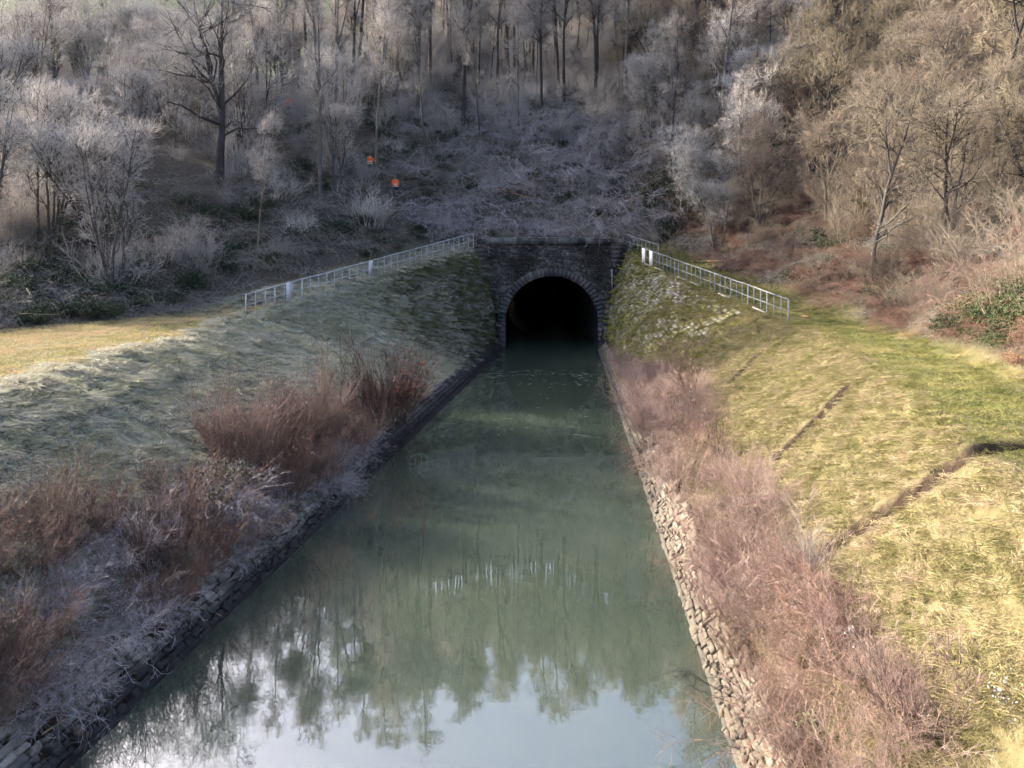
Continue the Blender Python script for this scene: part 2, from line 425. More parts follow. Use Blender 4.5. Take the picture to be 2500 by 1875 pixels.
# ground: colour zones come from a vertex attribute (what grows there), noise breaks them up
def ground_mat():
    m, nt, b = new_mat('ground')
    a1 = nd(nt, 'ShaderNodeVertexColor', layer_name='zone_a')   # frost, dry, litter
    a2 = nd(nt, 'ShaderNodeVertexColor', layer_name='zone_b')   # dirt, moss, meadow
    s1 = nd(nt, 'ShaderNodeSeparateColor'); nt.links.new(a1.outputs[0], s1.inputs[0])
    s2 = nd(nt, 'ShaderNodeSeparateColor'); nt.links.new(a2.outputs[0], s2.inputs[0])
    n1 = noise(nt, 0.5, 6, None, 0.65)
    n2 = noise(nt, 5.0, 5, None, 0.7)
    green = ramp(nt, n1, [(0.3, (0.06, 0.065, 0.022)), (0.5, (0.11, 0.105, 0.04)), (0.68, (0.19, 0.16, 0.075))])
    dry = ramp(nt, n2, [(0.3, (0.06, 0.05, 0.028)), (0.5, (0.15, 0.12, 0.065)), (0.7, (0.25, 0.195, 0.115))])
    frost = ramp(nt, n2, [(0.3, (0.11, 0.12, 0.075)), (0.5, (0.22, 0.225, 0.165)), (0.7, (0.37, 0.37, 0.32))])
    litter = ramp(nt, n2, [(0.3, (0.03, 0.028, 0.022)), (0.5, (0.075, 0.064, 0.05)), (0.7, (0.15, 0.13, 0.10))])
    dirt = ramp(nt, n2, [(0.3, (0.02, 0.013, 0.009)), (0.7, (0.06, 0.04, 0.027))])
    moss = ramp(nt, n2, [(0.3, (0.045, 0.05, 0.025)), (0.7, (0.13, 0.13, 0.06))])
    meadow = ramp(nt, n1, [(0.3, (0.17, 0.22, 0.09)), (0.7, (0.30, 0.32, 0.17))])
    c = mixc(nt, s1.outputs[0], green, frost)
    c = mixc(nt, s1.outputs[1], c, dry)
    c = mixc(nt, s1.outputs[2], c, litter)
    c = mixc(nt, s2.outputs[1], c, moss)
    c = mixc(nt, s2.outputs[2], c, meadow)
    c = mixc(nt, s2.outputs[0], c, dirt)
    nt.links.new(c, b.inputs['Base Color'])
    b.inputs['Roughness'].default_value = 0.95
    bump(nt, b, noise(nt, 9.0, 6, None, 0.7), 0.8, 0.08)
    return m
M['ground'] = ground_mat()

def water_mat():
    m, nt, b = new_mat('water')
    nt.nodes.remove(b)
    df = nd(nt, 'ShaderNodeBsdfDiffuse')
    nz = noise(nt, 0.12, 3)
    c = ramp(nt, nz, [(0.35, (0.034, 0.050, 0.037)), (0.65, (0.054, 0.070, 0.050))])
    nt.links.new(c, df.inputs[0])
    gl = nd(nt, 'ShaderNodeBsdfGlossy'); gl.inputs['Roughness'].default_value = 0.006
    gl.inputs[0].default_value = (1.0, 0.985, 0.95, 1)
    fr = nd(nt, 'ShaderNodeFresnel'); fr.inputs[0].default_value = 2.9
    mp = nd(nt, 'ShaderNodeMapping'); g = nd(nt, 'ShaderNodeNewGeometry', name='geo')
    nt.links.new(g.outputs['Position'], mp.inputs[0]); mp.inputs['Scale'].default_value = (1.0, 1.7, 1)
    n1 = noise(nt, 2.4, 3, mp.outputs[0], 0.5)
    n2 = noise(nt, 0.18, 2)
    amp = nd(nt, 'ShaderNodeMath', operation='MULTIPLY'); nt.links.new(n1, amp.inputs[0]); nt.links.new(ramp(nt, n2, [(0.3, 0.35), (0.7, 1.0)]), amp.inputs[1])
    bp = nd(nt, 'ShaderNodeBump'); bp.inputs['Strength'].default_value = 0.35; bp.inputs['Distance'].default_value = 0.0032
    nt.links.new(amp.outputs[0], bp.inputs['Height'])
    for n in (gl, fr): nt.links.new(bp.outputs[0], n.inputs['Normal'])
    mx = nd(nt, 'ShaderNodeMixShader')
    nt.links.new(fr.outputs[0], mx.inputs[0]); nt.links.new(df.outputs[0], mx.inputs[1]); nt.links.new(gl.outputs[0], mx.inputs[2])
    nt.links.new(mx.outputs[0], nt.nodes['Material Output'].inputs[0])
    return m
M['water'] = water_mat()

# ------------------------------------------------------------------ ground sheet
def spaced(parts):
    out = []
    for a, b, st in parts:
        out.append(np.arange(a, b - 1e-6, st))
    return np.concatenate(out + [[parts[-1][1]]])
GX = spaced([(-500, -160, 40), (-160, -60, 4), (-60, -30, 1.5), (-30, -15, 0.5), (-15, 3, 0.33), (3, 14, 0.14), (14, 15, 0.25), (15, 30, 0.5), (30, 60, 1.5), (60, 160, 4), (160, 500, 40)])
GY = spaced([(-120, 0, 10), (0, 7, 1), (7, 9, 0.5), (9, 22, 0.14), (22, 30, 0.25), (30, 55.4, 0.4), (55.45, 56.0, 0.1), (56.2, 80, 0.5), (80, 120, 2), (120, 240, 6), (240, 700, 40)])
gx, gy = np.meshgrid(GX, GY)
gzz = height(gx, gy)
nx, ny = len(GX), len(GY)
idx = np.arange(nx * ny).reshape(ny, nx)
quads = np.stack([idx[:-1, :-1], idx[:-1, 1:], idx[1:, 1:], idx[1:, :-1]], -1).reshape(-1, 4)
gv = np.stack([gx, gy, gzz], -1).reshape(-1, 3)
qc = gv[quads]
zspan = qc[:, :, 2].max(1) - qc[:, :, 2].min(1)
cy = qc[:, :, 1].mean(1); cx = qc[:, :, 0].mean(1)
keep = ~((zspan > 1.0) & (cy > 55.2) & (cy < 56.0) & (cx > TCX - TR - 0.6) & (cx < TCX + TR + 0.6))
gme = mesh_np('ground', gv, [quads[keep]], True, M['ground'])

def zones(x, y):
    yc = np.minimum(y, 56)
    wl, wr, cl, cr = xwl(yc), xwr(yc), xcl(yc), xcr(yc)
    el, er = xel(np.minimum(y, 60)), xer(np.minimum(y, 60))
    n = fbm(x * 0.35, y * 0.35, 4)
    mid = 0.5 * (wl + wr)
    left = x < mid
    incut = (y < 55.5) & (x > cl) & (x < cr)
    on_path_l = left & (y < 56) & (x <= cl) & (x > el)
    on_path_r = (~left) & (y < 56) & (x >= cr) & (x < er)
    frost = np.where(left & incut, 0.85, 0.0) + np.where(on_path_l, sstep(33, 41, y - 0.25 * (x + 13) + 4 * n) * 0.9, 0)
    dry = np.where((~left) & incut, 0.45 + 1.6 * n, 0.0) + np.where(on_path_l, np.clip(0.55 + 2.0 * n, 0, 1) * (1 - sstep(33, 41, y)), 0)
    dry = dry + np.where(on_path_r, np.clip(0.1 + 1.2 * n, 0, 1), 0)
    tl = np.maximum(0, el - x); tr = np.maximum(0, x - er)
    litter = sstep(-0.2, 0.8, tl + 1.5 * n) * (tl > -0) * (left) * (x < el + 0.01) + sstep(-0.2, 0.9, tr + 1.5 * n) * (~left) * (x > er - 0.01)
    litter = np.where((y > 55.9), np.maximum(litter, sstep(56, 57.5, y)), litter)
    moss = np.where(left & incut, sstep(43, 48, y + 4 * n), 0) + np.where((~left) & incut, 0.55 * sstep(38, 46, y + 5 * n), 0)
    meadow = sstep(96, 104, y + 4 * n) * sstep(-26, -34, x + 6 * n)
    dirt = np.zeros_like(x)
    for pl, w, dep in DITCHES:
        d = np.full(x.shape, 1e9)
        for a, b in zip(pl[:-1], pl[1:]):
            L2 = (b[0] - a[0]) ** 2 + (b[1] - a[1]) ** 2
            t = np.clip(((x - a[0]) * (b[0] - a[0]) + (y - a[1]) * (b[1] - a[1])) / L2, 0, 1)
            d = np.minimum(d, np.hypot(x - a[0] - t * (b[0] - a[0]), y - a[1] - t * (b[1] - a[1])))
        dirt = np.maximum(dirt, 1 - sstep(w * 1.6, w * 2.6, d + 0.1 * n))
    dirt = np.maximum(dirt, np.where(incut, sstep(0.75, 0.55, height(x, y, False)), 0))
    return [np.clip(a, 0, 1) for a in (frost, dry, litter, dirt, moss, meadow)]
zz = zones(gv[:, 0], gv[:, 1])
for nm, tri in (('zone_a', zz[:3]), ('zone_b', zz[3:])):
    at = gme.color_attributes.new(nm, 'FLOAT_COLOR', 'POINT')
    at.data.foreach_set('color', np.stack(tri + [np.ones(len(gv))], -1).astype(np.float32).ravel())
tag(obj('ground', gme), kind='structure')

# water: one sheet from behind the camera into the tunnel
wy = np.array([-60.0, 0, 20, 40, 55.2, 56, 110])
wv = []
for y in wy:
    e = 0.35 if y < 55.1 else 0.0
    a, b = (xwl(y) - e, xwr(y) + e) if y < 55.1 else (TCX - TR - 0.05, TCX + TR + 0.05)
    wv += [[a, y, 0], [b, y, 0]]
wq = [[2 * i, 2 * i + 1, 2 * i + 3, 2 * i + 2] for i in range(len(wy) - 1)]
tag(obj('canal_water', mesh_np('canal_water', wv, [np.array(wq)], False, M['water'])), kind='structure')

# ------------------------------------------------------------------ stone revetments along both water lines
def revet_point(side, y, b, out=0.0):
    """b = 0 just under water .. 1 top of the pitching; out = height above the bedding"""
    if side < 0:
        x = xwl(y) + 0.22 - 0.95 * b
        n = np.array([0.66, -0.09, 0.75])
    else:
        x = xwr(y) - 0.20 + 0.85 * b
        n = np.array([-0.69, 0.05, 0.72])
    z = -0.16 + 0.80 * b
    return np.stack([x, np.broadcast_to(y, np.shape(x)), z], -1) + n * np.asarray(out)[..., None] if np.ndim(x) else np.array([float(x), y, z]) + n * out

def stone_mesh(rng, side, y0, y1, b0, b1, jit, proud):
    """one pitched stone: irregular outline, chamfered rim, slightly domed top"""
    cx_, cb = 0.5 * (y0 + y1), 0.5 * (b0 + b1)
    pts = []
    cut = 0.10
    for (ya, ba, yb, bb) in ((y0, b0, y1, b0), (y1, b0, y1, b1), (y1, b1, y0, b1), (y0, b1, y0, b0)):
        for f in (cut, 1 - cut):
            pts.append((ya + (yb - ya) * f, ba + (bb - ba) * f))
    pts = np.array(pts)
    pts += rng.normal(0, jit, pts.shape) * np.array([y1 - y0, b1 - b0])
    c = np.array([cx_, cb])
    ring0 = c + (pts - c) * 0.95
    ring1 = c + (pts - c) * 0.93
    ring2 = c + (pts - c) * 0.86
    tilt = rng.normal(0, 0.025, 2)
    def lift(r, h):
        out = h + (r - c) @ (tilt / np.array([y1 - y0, b1 - b0])) if h > 0 else np.full(len(r), h)
        return revet_point(side, r[:, 0], r[:, 1], out)
    v = np.vstack([lift(ring0, -0.05), lift(ring1, proud * 0.8), lift(ring2, proud), lift(c[None], proud * 1.0 + 0.003)])
    i = np.arange(8); j = (i + 1) % 8
    q = np.vstack([np.c_[i, j, 8 + j, 8 + i], np.c_[8 + i, 8 + j, 16 + j, 16 + i]])
    t = np.c_[16 + i, 16 + j, np.full(8, 24)]
    if side > 0: q = q[:, ::-1]; t = t[:, ::-1]
    return v, q, t

def revetment(side, label, m_near, m_far, y_far):
    rng = np.random.RandomState(31 + side)
    root = empty('stone_revetment', (float(xwl(20) if side < 0 else xwr(20)), 20, 0), label, 'stone bank')
    inv = -np.array(root.location)
    stones = []
    y = 7.5
    rows_near = [0.0, 0.11, 0.22, 0.34, 0.45, 0.56, 0.67, 0.78, 0.89, 1.0]
    for r in range(9):
        yy = 7.5 + rng.rand() * 0.2
        while yy < y_far:
            L = rng.uniform(0.11, 0.20) if rng.rand() < 0.6 else rng.uniform(0.2, 0.42)
            w = 0.03 * math.sin(yy * 2.3 + r) + 0.02 * math.sin(yy * 5.1 + 2 * r)
            w2 = 0.03 * math.sin(yy * 2.3 + r + 1) + 0.02 * math.sin(yy * 5.1 + 2 * r + 2)
            b0, b1 = rows_near[r] + (w if r else 0), rows_near[r + 1] + w2
            if r == 8: b1 += rng.uniform(-0.08, 0.10)
            if b1 - b0 > 0.30:
                bm = 0.5 * (b0 + b1)
                stones.append((yy, stone_mesh(rng, side, yy, yy + L, b0, bm, 0.06, rng.uniform(0.02, 0.07)), 0))
                stones.append((yy, stone_mesh(rng, side, yy, yy + L, bm, b1, 0.06, rng.uniform(0.02, 0.07)), 0))
            elif not (rng.rand() < (0.10 if r >= 6 else 0.02)):
                stones.append((yy, stone_mesh(rng, side, yy, yy + L, b0, b1, 0.09, rng.uniform(0.015, 0.075)), 0))
            yy += L
    rows_far = [0.0, 0.16, 0.34, 0.52, 0.68, 0.84, 1.0]
    for r in range(6):
        yy = y_far + rng.rand() * 0.1
        while yy < 54.0:
            L = rng.uniform(0.22, 0.42)
            stones.append((yy, stone_mesh(rng, side, yy, yy + L - 0.01, rows_far[r] + 0.008, rows_far[r + 1] - 0.008, 0.012, rng.uniform(0.015, 0.035) + (0.02 if r == 5 else 0)), 1))
            yy += L
    ymin = 9.4 if side < 0 else 9.9
    vis = sorted([s for s in stones if s[0] > ymin], key=lambda s: s[0])
    for yy, (v, q, t), far in vis[:298]:
        c = v.mean(0)
        o = obj('stone', mesh_np('stone', v - c, [q, t], False, m_near), root)
        o.location = c + inv
    for far, mm in ((0, m_near), (1, m_far)):
        mb = MB()
        for yy, (v, q, t), fa in vis[298:]:
            if fa == far: mb.add(v + inv, q, t)
        if mb.v: tag(obj('stone_pitching' if not far else 'coursed_blocks', mb.mesh('stones', mm), root), kind='stuff')
    # submerged ledge at the foot of the bank
    mb = MB()
    for k in range(22):
        a, b = 9 + k * 2.05, 9 + (k + 1) * 2.05
        x = xwl if side < 0 else xwr
        sgn = -side
        v = np.array([[x(a) + side * 0.1, a, -0.2], [x(a) + sgn * 0.10, a, -0.2], [x(b - 0.02) + sgn * 0.10, b - 0.02, -0.2], [x(b - 0.02) + side * 0.1, b - 0.02, -0.2]])
        top = v + np.array([0, 0, 0.235])
        mb.add(np.vstack([v, top]) + inv, BOXF)
    tag(obj('kerb_ledge', mb.mesh('kerb_ledge', m_far), root), kind='stuff')
    return root
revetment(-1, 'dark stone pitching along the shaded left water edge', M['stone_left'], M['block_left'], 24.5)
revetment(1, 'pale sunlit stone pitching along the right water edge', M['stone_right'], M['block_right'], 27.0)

# ------------------------------------------------------------------ tunnel portal
PY = PORTAL_Y
def portal():
    rng = np.random.RandomState(5)
    root = empty('tunnel_portal', (TCX, PY, 0), 'dark weathered stone canal tunnel portal with round arch and flat parapet', 'tunnel portal')
    off = np.array([-TCX, -PY, 0])
    def put(name, mb, m, smooth=False):
        for k in range(len(mb.v)): mb.v[k] = mb.v[k] + off
        return obj(name, mb.mesh(name, m, smooth), root)
    def arch_z(x, R):
        d = abs(x - TCX)
        return TSPR + math.sqrt(max(0, R * R - d * d)) if d < R else -0.6
    # core of the wall, in upright slices around the opening
    mb = MB()
    xs = np.concatenate([np.linspace(-3.3, TCX - TR - 0.3, 6), np.linspace(TCX - TR - 0.3, TCX + TR + 0.3, 60)[1:], np.linspace(TCX + TR + 0.3, 9.4, 6)[1:]])
    for a, b in zip(xs[:-1], xs[1:]):
        za = arch_z(a, TR + 0.3); zb = arch_z(b, TR + 0.3)
        v = box_v(a, b, PY + 0.06, PY + 0.85, 0, 7.9)
        for k, zz_ in ((0, za), (1, zb), (2, zb), (3, za)): v[k, 2] = zz_
        mb.add(v, BOXF)
    put('wall_core', mb, M['masonry'])
    # facing blocks in thin courses
    mb = MB()
    z = -0.4
    while z < 7.86:
        h = min(rng.uniform(0.13, 0.2), 7.875 - z)
        x = -3.25 - rng.rand() * 0.2
        while x < 9.3:
            L = rng.uniform(0.25, 0.6)
            xm, zm = x + L / 2, z + h / 2
            R = math.hypot(xm - TCX, max(0, zm - TSPR))
            if R > TR + 0.62 + 0.05:
                f = rng.uniform(-0.03, 0.035)
                if rng.rand() < 0.04: f = 0.05
                mb.box(x + 0.006, x + L - 0.006, PY - 0.0 + f, PY + 0.1, z + 0.006, z + h - 0.006)
            x += L
        z += h
    tag(put('facing_masonry', mb, M['masonry']), kind='stuff')
    # arch stones
    n = 37
    for k in range(n):
        a0, a1 = math.pi * k / n + 0.003, math.pi * (k + 1) / n - 0.003
        Ro = TR + 0.62 + rng.uniform(-0.03, 0.05)
        f = PY - 0.07 + rng.uniform(-0.015, 0.015)
        v = []
        for yy in (f, PY + 0.4):
            for (aa, rr) in ((a0, TR), (a1, TR), (a1, Ro), (a0, Ro)):
                v.append([TCX - math.cos(aa) * rr, yy, TSPR + math.sin(aa) * rr])
        mb = MB(); mb.add(v, BOXF); put('voussoir', mb, M['voussoir'])
    for s in (-1, 1):
        z = -0.5
        k = 0
        while z < TSPR - 0.05:
            h = min(0.40, TSPR - z)
            w = 0.75 if k % 2 else 0.55
            a, b = sorted((TCX + s * TR, TCX + s * (TR + w)))
            mb = MB(); mb.box(a, b, PY - 0.06, PY + 0.4, z + 0.005, z + h - 0.005); put('jamb_stone', mb, M['voussoir'])
            z += h; k += 1
    # tunnel lining, going on into the hill, closed far inside
    mb = MB()
    prof = [[TCX - TR - 0.004, -1.3]] + [[TCX - math.cos(t) * (TR + 0.004), TSPR + math.sin(t) * (TR + 0.004)] for t in np.linspace(0, math.pi, 25)] + [[TCX + TR + 0.004, -1.3]]
    prof = np.array(prof)
    ys = [PY + 0.3, 70, 90, 109]
    v = np.array([[p[0], y, p[1]] for y in ys for p in prof])
    k = len(prof)
    q = [[a * k + i, a * k + i + 1, (a + 1) * k + i + 1, (a + 1) * k + i] for a in range(len(ys) - 1) for i in range(k - 1)]
    mb.add(v, q)
    mb.box(TCX - TR - 0.5, TCX + TR + 0.5, 109, 109.5, -1.3, TSPR + TR + 0.5)
    put('tunnel_lining', mb, M['lining'])
    # parapet coping stones, the row slightly bowed
    xs = np.linspace(-2.7, 8.65, 12)
    for i, (a, b) in enumerate(zip(xs[:-1], xs[1:])):
        h = 0.12 * (1 - ((0.5 * (a + b) - 2.4) / 6.2) ** 2)
        mb = MB(); mb.box(a + 0.006, b - 0.006, PY - 0.13 + rng.uniform(-0.02, 0.02), PY + 0.9, 7.885, 8.27 + h + rng.uniform(-0.015, 0.015)); put('coping_stone', mb, M['coping'])
    for a, b, y0, z0, z1 in ((-3.1, -2.0, PY - 0.16, 5.6, 7.875), (7.55, 8.6, PY - 0.18, 6.45, 7.875), (7.75, 8.6, PY - 0.14, 6.1, 6.445)):
        z = z0
        while z < z1 - 0.01:
            h = min(0.33, z1 - z)
            mb = MB(); mb.box(a + rng.uniform(0, 0.04), b, y0 + rng.uniform(-0.02, 0.02), PY + 0.05, z + 0.004, z + h - 0.004); put('pier_stone', mb, M['masonry'])
            z += h
    # battered buttresses at the foot, left and right
    for s, x0, x1, xt, zt in ((-1, -3.4, -0.62, -1.75, 3.5), (1, 8.6, 6.74, 7.15, 3.4)):
        z = -0.4
        while z < zt - 0.02:
            h = min(0.42, zt - z)
            f0, f1 = max(0, z) / zt, (z + h) / zt
            xi0 = x1 + (xt - x1) * f0; xi1 = x1 + (xt - x1) * f1
            v = box_v(min(x0, xi0), max(x0, xi0), PY - 1.0, PY + 0.02, z + 0.004, z + h - 0.004)
            for kk in range(4, 8):
                if abs(v[kk, 0] - xi0) < 1e-6: v[kk, 0] = xi1
            mb = MB(); mb.add(v, BOXF); put('buttress_stone', mb, M['masonry'])
            z += h
    mb = MB(); mb.bar([7.68, PY - 0.16, 3.4], [7.64, PY - 0.16, 6.0], 0.05, 8)
    for zz_ in (3.9, 4.7, 5.5): mb.box(7.58, 7.75, PY - 0.17, PY + 0.02, zz_, zz_ + 0.04)
    put('drain_pipe', mb, M['pipe'])
    mb = MB(); mb.tube(np.array([[TCX + 0.02, PY - 0.05, 7.87], [TCX - 0.01, PY - 0.06, 7.0], [TCX + 0.02, PY - 0.10, 6.0], [TCX, PY - 0.12, 5.45]]), [0.018] * 4, 5)
    put('cable', mb, M['wood_old'])
portal()

# retaining walls flanking the portal: courses of blocks set into the steep banks, gaps where moss and grass took over
def retaining(side, y0, y1, s0, s1, label, m, gap):
    rng = np.random.RandomState(50 + side)
    yc = 0.5 * (y0 + y1)
    ww = xwl if side < 0 else xwr
    cc = xcl if side < 0 else xcr
    root = empty('retaining_wall', (float(ww(yc)), yc, 0), label, 'wall')
    off = -np.array(root.location)
    def P(y, s, out=0.0):
        x = ww(y) + side * 0.6 + (cc(y) - ww(y) - side * 0.6) * s
        z = height(np.array([x]), np.array([y]), False)[0]
        n = np.array([-side * 0.75, -0.15, 0.6])
        return np.array([x, y, z]) + n * out
    mb = MB()
    y_step = 0.36
    sv = np.arange(s0, s1, 0.034)
    for k, s in enumerate(sv):
        y = y0 + (k % 2) * 0.18
        while y < y1:
            L = rng.uniform(0.2, 0.5)
            nz = float(fbm(np.array([y * 0.5 + 40]), np.array([s * 9.0]), 3)[0])
            if nz > gap and rng.rand() < 0.72:
                o = rng.uniform(0.03, 0.15)
                a, b = P(y, s, o), P(y + L - 0.03, s, o)
                c, d = P(y + L - 0.03, s + 0.028, o), P(y, s + 0.028, o)
                e = [p - np.array([-side * 0.75, -0.15, 0.6]) * 0.25 for p in (a, b, c, d)]
                mb.add(np.array(e + [a, b, c, d]) + off, BOXF)
            y += L
    tag(obj('wall_masonry', mb.mesh('wall_masonry', m), root), kind='stuff')
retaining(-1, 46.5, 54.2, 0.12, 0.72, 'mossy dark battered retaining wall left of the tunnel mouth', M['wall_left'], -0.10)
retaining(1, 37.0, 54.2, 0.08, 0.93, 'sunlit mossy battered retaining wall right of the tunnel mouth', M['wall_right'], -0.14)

# ------------------------------------------------------------------ railings
def railing(name, a, b, nsec, label, h=1.0, sub=2, boards=(), board_m=None, footing=False, mr='rail', k=1.0):
    a = np.array(a, float); b = np.array(b, float)
    root = empty(name, a, label, 'railing')
    def put(nm, mb, m):
        for k in range(len(mb.v)): mb.v[k] = mb.v[k] - a
        return obj(nm, mb.mesh(nm, m), root)
    n = nsec * (sub + 1)
    P = [a + (b - a) * i / n for i in range(n + 1)]
    rng = np.random.RandomState(3)
    for i, p in enumerate(P):
        main = i % (sub + 1) == 0
        w = (0.027 if main else 0.016) * k
        l = rng.normal(0, 0.012, 2)
        v = box_v(p[0] - w, p[0] + w, p[1] - w, p[1] + w, p[2] - 0.35, p[2] + h * (1.0 if main else 0.985))
        v[4:, 0] += l[0]; v[4:, 1] += l[1]
        mb = MB(); mb.add(v, BOXF); put('post' if main else 'baluster', mb, M[mr])
    for hh, r, nm in ((h, 0.028, 'top_rail'), (0.46 * h, 0.017, 'middle_rail')):
        pts = np.array([p + np.array([0, 0, hh]) for p in P[::(sub + 1)]])
        pts[1:-1, 2] += rng.normal(0, 0.012, len(pts) - 2)
        mb = MB(); mb.tube(pts, [r * k] * len(pts), 8); put(nm, mb, M[mr])
    d = nrm((b - a)[None])[0]
    for t, wd in boards:
        c = a + (b - a) * t
        q = d * wd / 2
        nn = np.array([d[1], -d[0], 0]) * (1 if d[1] * (c[0]) < 0 else 1)
        v = []
        for off in (0.045, 0.065):
            for s1, zz_ in ((-1, 0.05), (1, 0.05), (1, h * 1.02), (-1, h * 1.02)):
                v.append(c + q * s1 - nn * off * (1 if nn[1] > 0 else -1) + np.array([0, 0, zz_]))
        mb = MB(); mb.add(np.array(v), BOXF); put('board', mb, board_m)
    if footing:
        for i in range(0, n, sub + 1):
            if i // (sub + 1) in footing:
                p, q2 = P[i], P[i + sub]
                mb = MB(); mb.tube(np.array([p + [0, 0, 0.0], q2 + [0, 0, 0.0]]) + np.array([-0.10, -0.06, 0.02]), [0.055, 0.055], 4); put('footing', mb, M['concrete'])
    return root
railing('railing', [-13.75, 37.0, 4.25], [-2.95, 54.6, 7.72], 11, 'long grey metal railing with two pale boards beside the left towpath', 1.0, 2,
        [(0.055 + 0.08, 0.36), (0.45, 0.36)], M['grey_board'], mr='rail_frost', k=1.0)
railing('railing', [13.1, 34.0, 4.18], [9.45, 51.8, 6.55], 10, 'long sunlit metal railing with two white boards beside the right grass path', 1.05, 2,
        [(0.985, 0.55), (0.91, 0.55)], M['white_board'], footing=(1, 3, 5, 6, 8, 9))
railing('railing', [10.6, 52.0, 6.85], [8.75, 56.6, 7.75], 3, 'short railing behind the white boards at the parapet end', 1.0, 2)

# ------------------------------------------------------------------ plant builders
def level(rng, start, d, L, r0, r1, P, wander, up):
    N = len(start)
    pts = np.empty((N, P, 3)); pts[:, 0] = start
    d = nrm(d.copy())
    st = (L / (P - 1))[:, None]
    for k in range(1, P):
        d = nrm(d + rng.normal(0, 1, (N, 3)) * wander + np.array([0, 0, 1.0]) * np.asarray(up if np.ndim(up) else up))
        pts[:, k] = pts[:, k - 1] + d * st
    t = np.linspace(0, 1, P)[None]
    rad = r0[:, None] * (1 - t) + r1[:, None] * t
    return pts, rad
def kids(rng, pts, rad, n, t0, t1, a0, a1, bias=1.0):
    N, P, _ = pts.shape
    pi = np.repeat(np.arange(N), n)
    u = rng.rand(N * n) ** bias
    t = t0 + (t1 - t0) * u
    k = np.minimum((t * (P - 1)).astype(int), P - 2)
    f = (t * (P - 1) - k)[:, None]
    p = pts[pi, k] * (1 - f) + pts[pi, k + 1] * f
    T = nrm(pts[pi, k + 1] - pts[pi, k])
    r = rad[pi, k] * (1 - f[:, 0]) + rad[pi, k + 1] * f[:, 0]
    R = rng.normal(0, 1, (N * n, 3))
    perp = nrm(R - (R * T).sum(1, keepdims=True) * T)
    a = np.radians(rng.uniform(a0, a1, N * n))[:, None]
    return p, nrm(np.cos(a) * T + np.sin(a) * perp), t, r, pi
def U(rng, a, b, n): return rng.uniform(a, b, n)
def tubes_mesh(name, parts, m, smooth=True):
    vs, qs, o = [], [], 0
    for pts, rad, Sd in parts:
        v, q = tubes(pts, rad, Sd)
        vs.append(v); qs.append(q + o); o += len(v)
    return mesh_np(name, np.vstack(vs), [np.vstack(qs)], smooth, m)

def tree_parts(seed, Ht=18, r=0.16, stems=1, spread=0.0, fork=True, t0=0.3, n1=16, a1=(35, 65), l1=(2.0, 5.0), n2=9, l2=(0.8, 1.8), n3=8, l3=(0.3, 0.9), n4=4, l4=(0.2, 0.5), tw=0.006, wander=0.05, up1=0.08, lean=(0, 0), taper_crown=0.7, w1=0.16):
    rng = np.random.RandomState(seed)
    N = stems
    st = np.zeros((N, 3)); az = rng.rand(N) * 6.283
    if N > 1: st[:, 0] = np.cos(az) * 0.25; st[:, 1] = np.sin(az) * 0.25
    st[:, 2] = -0.4
    d = np.stack([np.cos(az) * spread + lean[0], np.sin(az) * spread + lean[1], np.ones(N)], -1)
    d += rng.normal(0, 0.04, d.shape)
    L = Ht * U(rng, 0.8, 1.0, N) if N > 1 else np.array([Ht])
    T = level(rng, st, d, L, np.full(N, r) * U(rng, 0.8, 1.1, N), np.full(N, 0.02), 12, wander, 0.03)
    trunk = [(T[0], T[1], 8)]
    base = [T]
    if fork:
        p, dd, t, rr, pi = kids(rng, T[0], T[1], 1, 0.35, 0.6, 12, 26)
        F2 = level(rng, p, dd, L[pi] * (1 - t) * U(rng, 0.85, 1.0, len(p)), rr * 0.8, np.full(len(p), 0.02), 9, wander, 0.10)
        trunk.append((F2[0], F2[1], 6)); base.append(F2)
    P1, R1 = [], []
    for (pt, rd) in base:
        p, dd, t, rr, pi = kids(rng, pt, rd, max(2, int(n1 / (1.4 if len(base) > 1 else 1))), t0, 0.97, a1[0], a1[1])
        ll = U(rng, l1[0], l1[1], len(p)) * (1.15 - taper_crown * t)
        a, b = level(rng, p, dd, ll, np.minimum(rr * 0.7, 0.016 + 0.017 * ll), np.full(len(p), 0.008), 7, w1, up1)
        P1.append(a); R1.append(b)
    P1 = np.vstack(P1); R1 = np.vstack(R1)
    trunk.append((P1, R1, 5))
    lev = [(P1, R1)]
    p, dd, t, rr, pi = kids(rng, P1, R1, n2, 0.15, 1.0, 28, 62)
    P2, R2 = level(rng, p, dd, U(rng, l2[0], l2[1], len(p)) * (1.2 - 0.5 * t), np.minimum(rr * 0.75, 0.019), np.full(len(p), tw), 5, 0.16, 0.06)
    p, dd, t, rr, pi = kids(rng, P2, R2, n3, 0.15, 1.0, 25, 65)
    P3, R3 = level(rng, p, dd, U(rng, l3[0], l3[1], len(p)), np.full(len(p), tw * 1.1), np.full(len(p), tw * 0.7), 4, 0.18, 0.05)
    trunk.append((P2, R2, 4))
    crown = [(P3, R3, 3)]
    if n4:
        p, dd, t, rr, pi = kids(rng, P3, R3, n4, 0.2, 1.0, 25, 60)
        P4, R4 = level(rng, p, dd, U(rng, l4[0], l4[1], len(p)), np.full(len(p), tw * 0.9), np.full(len(p), tw * 0.6), 3, 0.15, 0.04)
        crown.append((P4, R4, 3))
    return trunk, crown

def tree_proto(bm, tm, seed, **kw):
    a, b = tree_parts(seed, **kw)
    return tubes_mesh('trunk', a, M[bm]), tubes_mesh('crown', b, M[tm])

def swap(o, m):
    o.material_slots[0].link = 'OBJECT'
    o.material_slots[0].material = M[m]

